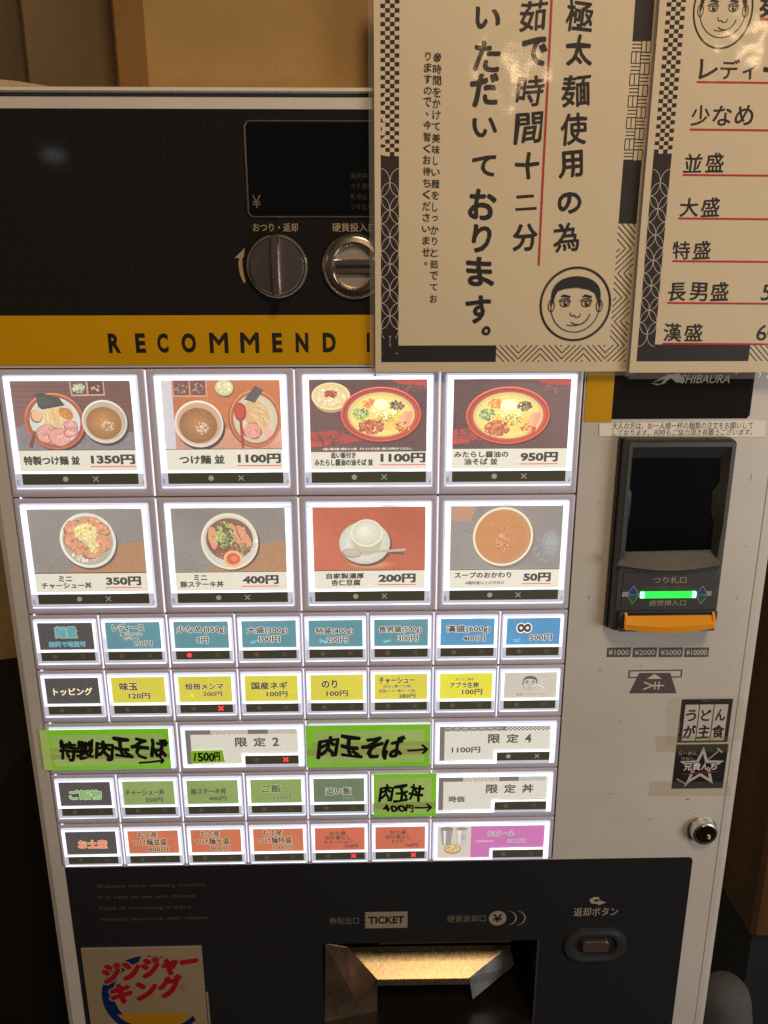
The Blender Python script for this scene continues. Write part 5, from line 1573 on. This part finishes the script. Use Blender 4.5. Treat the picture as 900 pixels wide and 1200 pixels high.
def note(name, lab, x0, z0, x1, z1, draw, core):
    t = thing(name, ((x0 + x1) / 2000, -.0022, z0 / 1000 + ZC), lab, 'note', 'green handwritten notes over buttons')
    mb = MB(); mb.face([(x0, -2.45, z0), (x1, -2.45, z0), (x1, -2.45, z1), (x0, -2.45, z1)])
    p = Print(-2.5)
    p.rect(x0, z0, x1, z1, NG1, cell=6, jit=3)
    draw(p, x0, z0, x1, z1)
    p.build('green_paper', GNOTE, t)
    return t
def dn1(p, x0, z0, x1, z1):
    p.rect(x0 + 11, z0 + 4.5, x1 - 6, z1 - 6, NG2, cell=5, jit=3)
    p.rect(x0, z0 + 12, x1, z0 + 18, (138, 148, 84)); p.rect(x0, z0 + 19.5, x1 - 2, z0 + 25, (138, 158, 80))
    p.rect(x0, z0, x0 + 8, z1, (150, 172, 92))
    marker_text(p, '特製肉玉そば', (x0 + 16, z0 + 13, x1 - 2, z0 + 34), fat=.036, hand=.07)
    arrow(p, x1 - 32, z0 + 7, x1 - 7, z0 + 9.5, 3.4, 2.4)
def dn2(p, x0, z0, x1, z1):
    p.rect(x0 + 8, z0 + 4.5, x1 - 6, z1 - 6, NG2, cell=5, jit=3)
    p.rect(x0, z0 + 13, x1, z0 + 21, (138, 146, 84)); p.rect(x0 + 6, z0 + 22, x1, z0 + 28, (136, 154, 78))
    marker_text(p, '肉玉そば', (x0 + 11, z0 + 11, x1 - 25, z0 + 34), fat=.034, hand=.06)
    arrow(p, x1 - 23, z0 + 17.5, x1 - 3, z0 + 19, 5.0, 2.6)
def dn3(p, x0, z0, x1, z1):
    p.rect(x0 + 3, z0 + 3, x1 - 5, z1 - 5, NG2, cell=5, jit=3)
    p.rect(x0, z0 + 9, x1, z0 + 17, (132, 146, 76))
    marker_text(p, '肉玉丼', (x0 + 5, z0 + 19, x1 - 13, z0 + 38), fat=.028, hand=.06)
    marker_text(p, '400円', (x0 + 8, z0 + 6, x1 - 23, z0 + 14), fat=.05, hand=.06)
    arrow(p, x1 - 22, z0 + 10.5, x1 - 5, z0 + 10.5, 4.5, 2.2)
a = B(50, 853, 201, 900); note('green_note', 'widest green note with marker lettering and arrow, left end over the cabinet edge', a[0], a[1], a[2] - 1, a[3], dn1, None)
a = B(359, 848, 504, 896); note('green_note', 'green note with large marker lettering and arrow between the two limited dish buttons', a[0], a[1] - .5, a[2], a[3], dn2, None)
a = B(438, 905, 511, 955); note('green_note', 'small squarish green note with two lines of marker lettering beside the rice bowl button', a[0], a[1], a[2], a[3], dn3, None)
a = B(223.5, 877.5, 263, 893)
tg = Print(-2.3)
tg.poly([(a[0], a[1]), (a[2] + .5, a[1] + 1.5), (a[2] - 1, a[3] - .3), (a[0] + .6, a[3] - 1)], (132, 176, 52))
marker_text(tg, '1500円', (a[0] + 2, a[1] + 2.8, a[2] - 4, a[3] - 3), fat=.03, hand=.015)
o = tg.build('price_tag', GNOTE, None); tag(o, 'tiny green handwritten 1500 yen tag on the limited dish 2 button', 'price tag')

# ---- two shop stickers and old tape
s1t = thing('shop_sticker', (.336, -.0006, ZC - .434), 'black framed white sticker with three columns of brush characters', 'sticker', 'shop stickers on the machine')
p = Print(-.5)
bx = B(796.5, 819, 855.5, 869.5)
p.rect(bx[0], bx[1], bx[2], bx[3], (22, 18, 18))
ix0, iz0, ix1, iz1 = bx[0] + 4, bx[1] + 2, bx[2] - 4, bx[3] - 6
wd = (ix1 - ix0 - 2) / 3
for i, (a, c) in enumerate((('う', 'が'), ('ど', '主'), ('ん', '食'))):
    xx = ix0 + i * (wd + 1)
    p.rect(xx, iz0, xx + wd, iz1, (206, 200, 194))
    p.text(a, (xx + 2.2, iz0 + 22.5, xx + wd - 1.8, iz1 - 6), (22, 18, 18), bold=.012, hand=.025, fat=.02)
    p.text(c, (xx + 1, iz0 + 3, xx + wd - 1, iz0 + 17.5), (22, 18, 18), bold=.012, hand=.025, fat=.02)
p.scatter(bx[0] + 26, bx[3] - 1.6, 12, .6, 8, .7, [(120, 112, 106)]); p.scatter(bx[0], bx[1] + 18, .4, 10, 6, .7, [(170, 162, 150)])
p.build('printed_face', PLAININK, s1t)
s2t = thing('shop_sticker', (.336, -.0006, ZC - .488), 'black sticker with outlined white star and crossed hammers', 'sticker', 'shop stickers on the machine')
p = Print(-.5)
bx = B(790, 872, 850, 923.5)
p.rect(bx[0], bx[1], bx[2], bx[3], (26, 22, 24))
wcol = (192, 186, 180)
cx_, cz_ = (bx[0] + bx[2]) / 2 + 1.5, (bx[1] + bx[3]) / 2 - 1
def star(r, r2, c): p.poly([(cx_ + (r if k % 2 == 0 else r2) * math.sin(math.pi * k / 5), cz_ + (r if k % 2 == 0 else r2) * math.cos(math.pi * k / 5)) for k in range(10)], c)
star(24, 10, wcol); star(16.5, 6.3, (26, 22, 24))
p.line(cx_ + 3, cz_ + 6, cx_ + 17, cz_ + 20, 1, wcol); p.line(cx_ + 14, cz_ + 22, cx_ + 20, cz_ + 17, 1.6, wcol)
p.line(cx_ - 24, cz_ - 13, cx_ - 13, cz_ - 20, 1, wcol); p.line(cx_ - 15, cz_ - 22, cx_ - 10, cz_ - 15, 1.4, wcol)
p.text('兄貴んち', (bx[0] + 10, cz_ - 3.2, bx[2] - 9, cz_ + 5.6), (226, 220, 214), bold=.02, halo=(26, 22, 24), hw=.1)
p.text('らーめん', (bx[0] + 3, cz_ + 14.5, bx[0] + 22, cz_ + 19), (170, 164, 158), bold=.006, hand=.02)
p.text('汁なし', (bx[0] + 6, cz_ + 8.3, bx[0] + 20, cz_ + 12.6), (170, 164, 158), bold=.006, hand=.02)
p.stroke([(cx_ - 19, cz_ - 8), (cx_ - 6, cz_ - 6.6), (cx_ + 8, cz_ - 6), (cx_ + 19, cz_ - 4.6)], 2.2, (120, 36, 62), taper=True)
p.build('printed_face', PLAININK, s2t)
def sheet(name, lab, cat, pts, y, m_, grp=None):
    mb = MB().face([(x_, y, z_) for x_, z_ in pts])
    o = mb.build(name, m_, None, False); return tag(o, lab, cat, grp)
sheet('clear_tape', 'yellowed tape under the framed shop sticker', 'tape', [P(768, 862), P(856, 862), P(860, 873), P(857, 881), P(769, 881)], -.66, TAPE, 'yellowed tapes at the stickers')
sheet('clear_tape', 'lower yellowed tape under the star sticker', 'tape', [P(761.5, 915), P(854, 916), P(856, 924), P(856.5, 932), P(760, 933)], -.66, TAPE, 'yellowed tapes at the stickers')
sheet('clear_film', 'large clear film patch over the framed shop sticker', 'film', [P(785, 817), P(868, 815), P(874, 826), P(877, 838), P(870, 868), P(782, 873), P(779, 830)], -.74, clear('patch_film', (.97, .96, .94), .04, .15, (.7, .66, .58), .02, .3))

# ---- parody burger sign at lower left
gs = thing('logo_sign', (-.249, -.004, ZC - .81), 'square cream sign with red katakana, blue crescent and yellow bun', 'sign')
sx0, sx1, sz1, sz0 = -313.0, -184.0, -675.0, -806.0
MB().box(sx0, -2.2, sz0, sx1, -.55, sz1).build('sign_board', mat('sign_plastic', (.42, .38, .32), .5), gs, False)
p = Print(-2.25)
p.rect(sx0 + .1, sz0 + .1, sx1 - .1, sz1 - .1, (156, 139, 112), cell=12, jit=2)  # cream is darkened, the dimmer light low down is in the colour
gx, gz = sx0 + 72, sz1 - 66
NV = (16, 40, 92)
cr = []
for k in range(31):
    a = math.radians(98 + 225 * k / 30); cr.append((gx + 56 * math.cos(a), gz + 56 * math.sin(a)))
for k in range(31):
    a = math.radians(323 - 215 * k / 30); cr.append((gx + 3 + (48 - 2.5 * math.sin(math.pi * k / 30)) * math.cos(a), gz + 1 + (48 - 2.5 * math.sin(math.pi * k / 30)) * math.sin(a)))
p.add(cr + [], [(i, i + 1, 60 - i, 61 - i) for i in range(30)], NV)
for k in range(5): p.arc(gx, gz + 1, 54, 54, 92 - k * 7, 88 - k * 7, 1.6, NV, 2)
p.poly([(gx + 44 * math.cos(math.radians(200 + 140 * k / 20)), gz - 14 + 30 * math.sin(math.radians(200 + 140 * k / 20))) for k in range(21)], (182, 132, 24))
p.ell(gx - 3, gz + 1, 6.5, 5, (170, 128, 40), 20)
RD = (160, 26, 40)
bgc = (156, 139, 112)
# tilted lettering
def tilt_text(body, x0, z0, x1, z1, ang):
    q = Print(0); q.text(body, (x0, z0, x1, z1), RD, bold=.03, fat=.045, halo=bgc, hw=.05)
    ca, sa = math.cos(ang), math.sin(ang)
    n = 0
    for V in q.V:
        X = V[:, 0] - x0; Z = V[:, 2] - z0
        pts = np.column_stack([x0 + X, z0 + Z + X * sa])
        m_ = len(V)
        fs = [tuple(i - n for i in f) for f in q.F if n <= f[0] < n + m_]
        ci = [c for f, c in zip(q.F, q.C) if n <= f[0] < n + m_][0]
        p.k += 1
        p.V.append(np.column_stack([pts[:, 0], np.full(m_, p.y - p.step * p.k) + V[:, 1] * 0 + (V[:, 1] - V[:, 1].max()), pts[:, 1]]))
        for f in fs: p.F.append(tuple(i + p.n for i in f)); p.C.append(ci)
        p.n += m_; n += m_
tilt_text('ジンジャー', sx0 + 21, sz1 - 48, sx0 + 123, sz1 - 22, .16)
tilt_text('キング', sx0 + 27, sz1 - 76, sx0 + 104, sz1 - 49, .16)
p.arc(sx0 + 106, sz1 - 55, 3.6, 3.6, 0, 360, .6, RD, 20); p.text('R', (sx0 + 104.4, sz1 - 57, sx0 + 107.6, sz1 - 53), RD, bold=0)
p.build('sign_print', ink('sign_ink', .35, grain=.03), gs)
MB().box(sx1 + 1.2, -1.6, -785, sx1 + 3.2, -.52, -738).build('sign_clip', mat('clip_cream', (.30, .26, .19), .5), gs)

# ================================================================== THINGS AROUND
def boxthing(lab, x0, y0, z0, x1, y1, z1, m_, tape=None):
    t = thing('cardboard_box', ((x0 + x1) / 2000, (y0 + y1) / 2000, z0 / 1000 + ZC), lab, 'box', 'cardboard boxes on top of the machine')
    MB().box(x0, y0, z0, x1, y1, z1, b=2.5).build('carton', m_, t)
    if tape:
        tb_ = MB()
        a, c = tape
        n = 10
        tb_.rings([[(x0 - .4, y0 + c, z0 + 1), (x0 - .4, y0 + 2, z0 + 1), (x0 + 2, y0 - .4, z0 + 1), (x0 + a, y0 - .4, z0 + 1)], [(x0 - .4, y0 + c, z1 - 3), (x0 - .4, y0 + 2, z1 - 3), (x0 + 2, y0 - .4, z1 - 3), (x0 + a, y0 - .4, z1 - 3)]], 0)
        tb_.build('packing_tape', PACKTAPE, t)
    return t
xb_ = P(134, 60, .03)[0]
boxthing('tan cardboard box with brown tape down its left corner, on top of the machine', xb_, 30, ZT + .3, 190, 330, ZT + 260, CARDB, (26, 40))
xl = P(27, 50, .075)[0]
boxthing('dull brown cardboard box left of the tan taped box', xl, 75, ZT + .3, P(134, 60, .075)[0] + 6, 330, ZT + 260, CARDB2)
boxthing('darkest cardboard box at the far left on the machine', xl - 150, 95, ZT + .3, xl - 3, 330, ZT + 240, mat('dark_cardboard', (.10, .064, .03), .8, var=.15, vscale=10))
o = MB().prism([(P(14, 92, .012)[0], ZT + 7), (P(84, 100, .012)[0], ZT + .6), (P(14, 92, .012)[0] - 30, ZT + .6), (P(14, 92, .012)[0] - 30, ZT + 9)], 12, 60).build('cardboard_flap', mat('flap_card', (.50, .38, .22), .7, var=.2, vscale=60), None, False)
tag(o, 'loose pale cardboard flap lying on the machine at far left', 'cardboard')

WOOD = wood_mat('orange_brown_wood', (.075, .032, .010), (.115, .050, .014), 4)
a = P(882, 1090, .25)[0]
t = thing('wooden_cabinet', ((a + 200) / 1000, .45, ZC - 1.45), 'orange brown wooden cabinet side standing right of the machine', 'cabinet')
MB().box(a, 250, P(884, 1100, .25)[1], a + 500, 600, 700, b=6).build('side_panel', WOOD, t)
MB().box(a + 8, 262, -1446, a + 480, 600, P(884, 1100, .25)[1] - 2).build('plinth', mat('dark_plinth', (.012, .016, .018), .7), t)
# grey fabric bolster at the lower right
FAB = mat('grey_fabric', (.10, .10, .105), .95, bump=.9, bscale=900, var=.3, vscale=400)
c0 = P(858, 1155, .05); c1 = P(905, 1260, .0)
t = MB()
p0 = Vector((P(850, 1150, .06)[0], 60, P(850, 1150, .06)[1])); p1 = Vector((P(905, 1320, .06)[0], 60, P(905, 1320, .06)[1] - 300))
ax = (p1 - p0).normalized(); e1 = ax.cross(Vector((0, 1, 0))).normalized(); e2 = ax.cross(e1)
rg = []
L = (p1 - p0).length
for (s_, r) in ((0, 3), (1.5, 14), (6, 21), (14, 26), (24, 28), (L * .5, 30), (L, 30)):
    c = p0 + ax * s_
    rg.append([tuple(c + (e1 * math.cos(2 * math.pi * k / 28) + e2 * math.sin(2 * math.pi * k / 28)) * r) for k in range(28)])
t.rings(rg, 0, True, True)
o = t.build('bolster', FAB, None); tag(o, 'grey fabric bolster leaning at the lower right of the machine', 'cushion')
# dark counter at the left
o = MB().prism([(P(0, 915, .2)[0] - 700, P(0, 915, .2)[1] - 90), (P(0, 915, .2)[0], P(0, 915, .2)[1]), (P(30, 878, .2)[0], P(30, 878, .2)[1]), (-345, P(30, 878, .2)[1] + 8), (-345, -1449), (P(0, 915, .2)[0] - 700, -1449)], 200, 600).build('dark_counter', mat('black_laminate', (.004, .004, .0045), .8), None, False)
tag(o, 'black counter with sloping top left of the machine', 'counter')
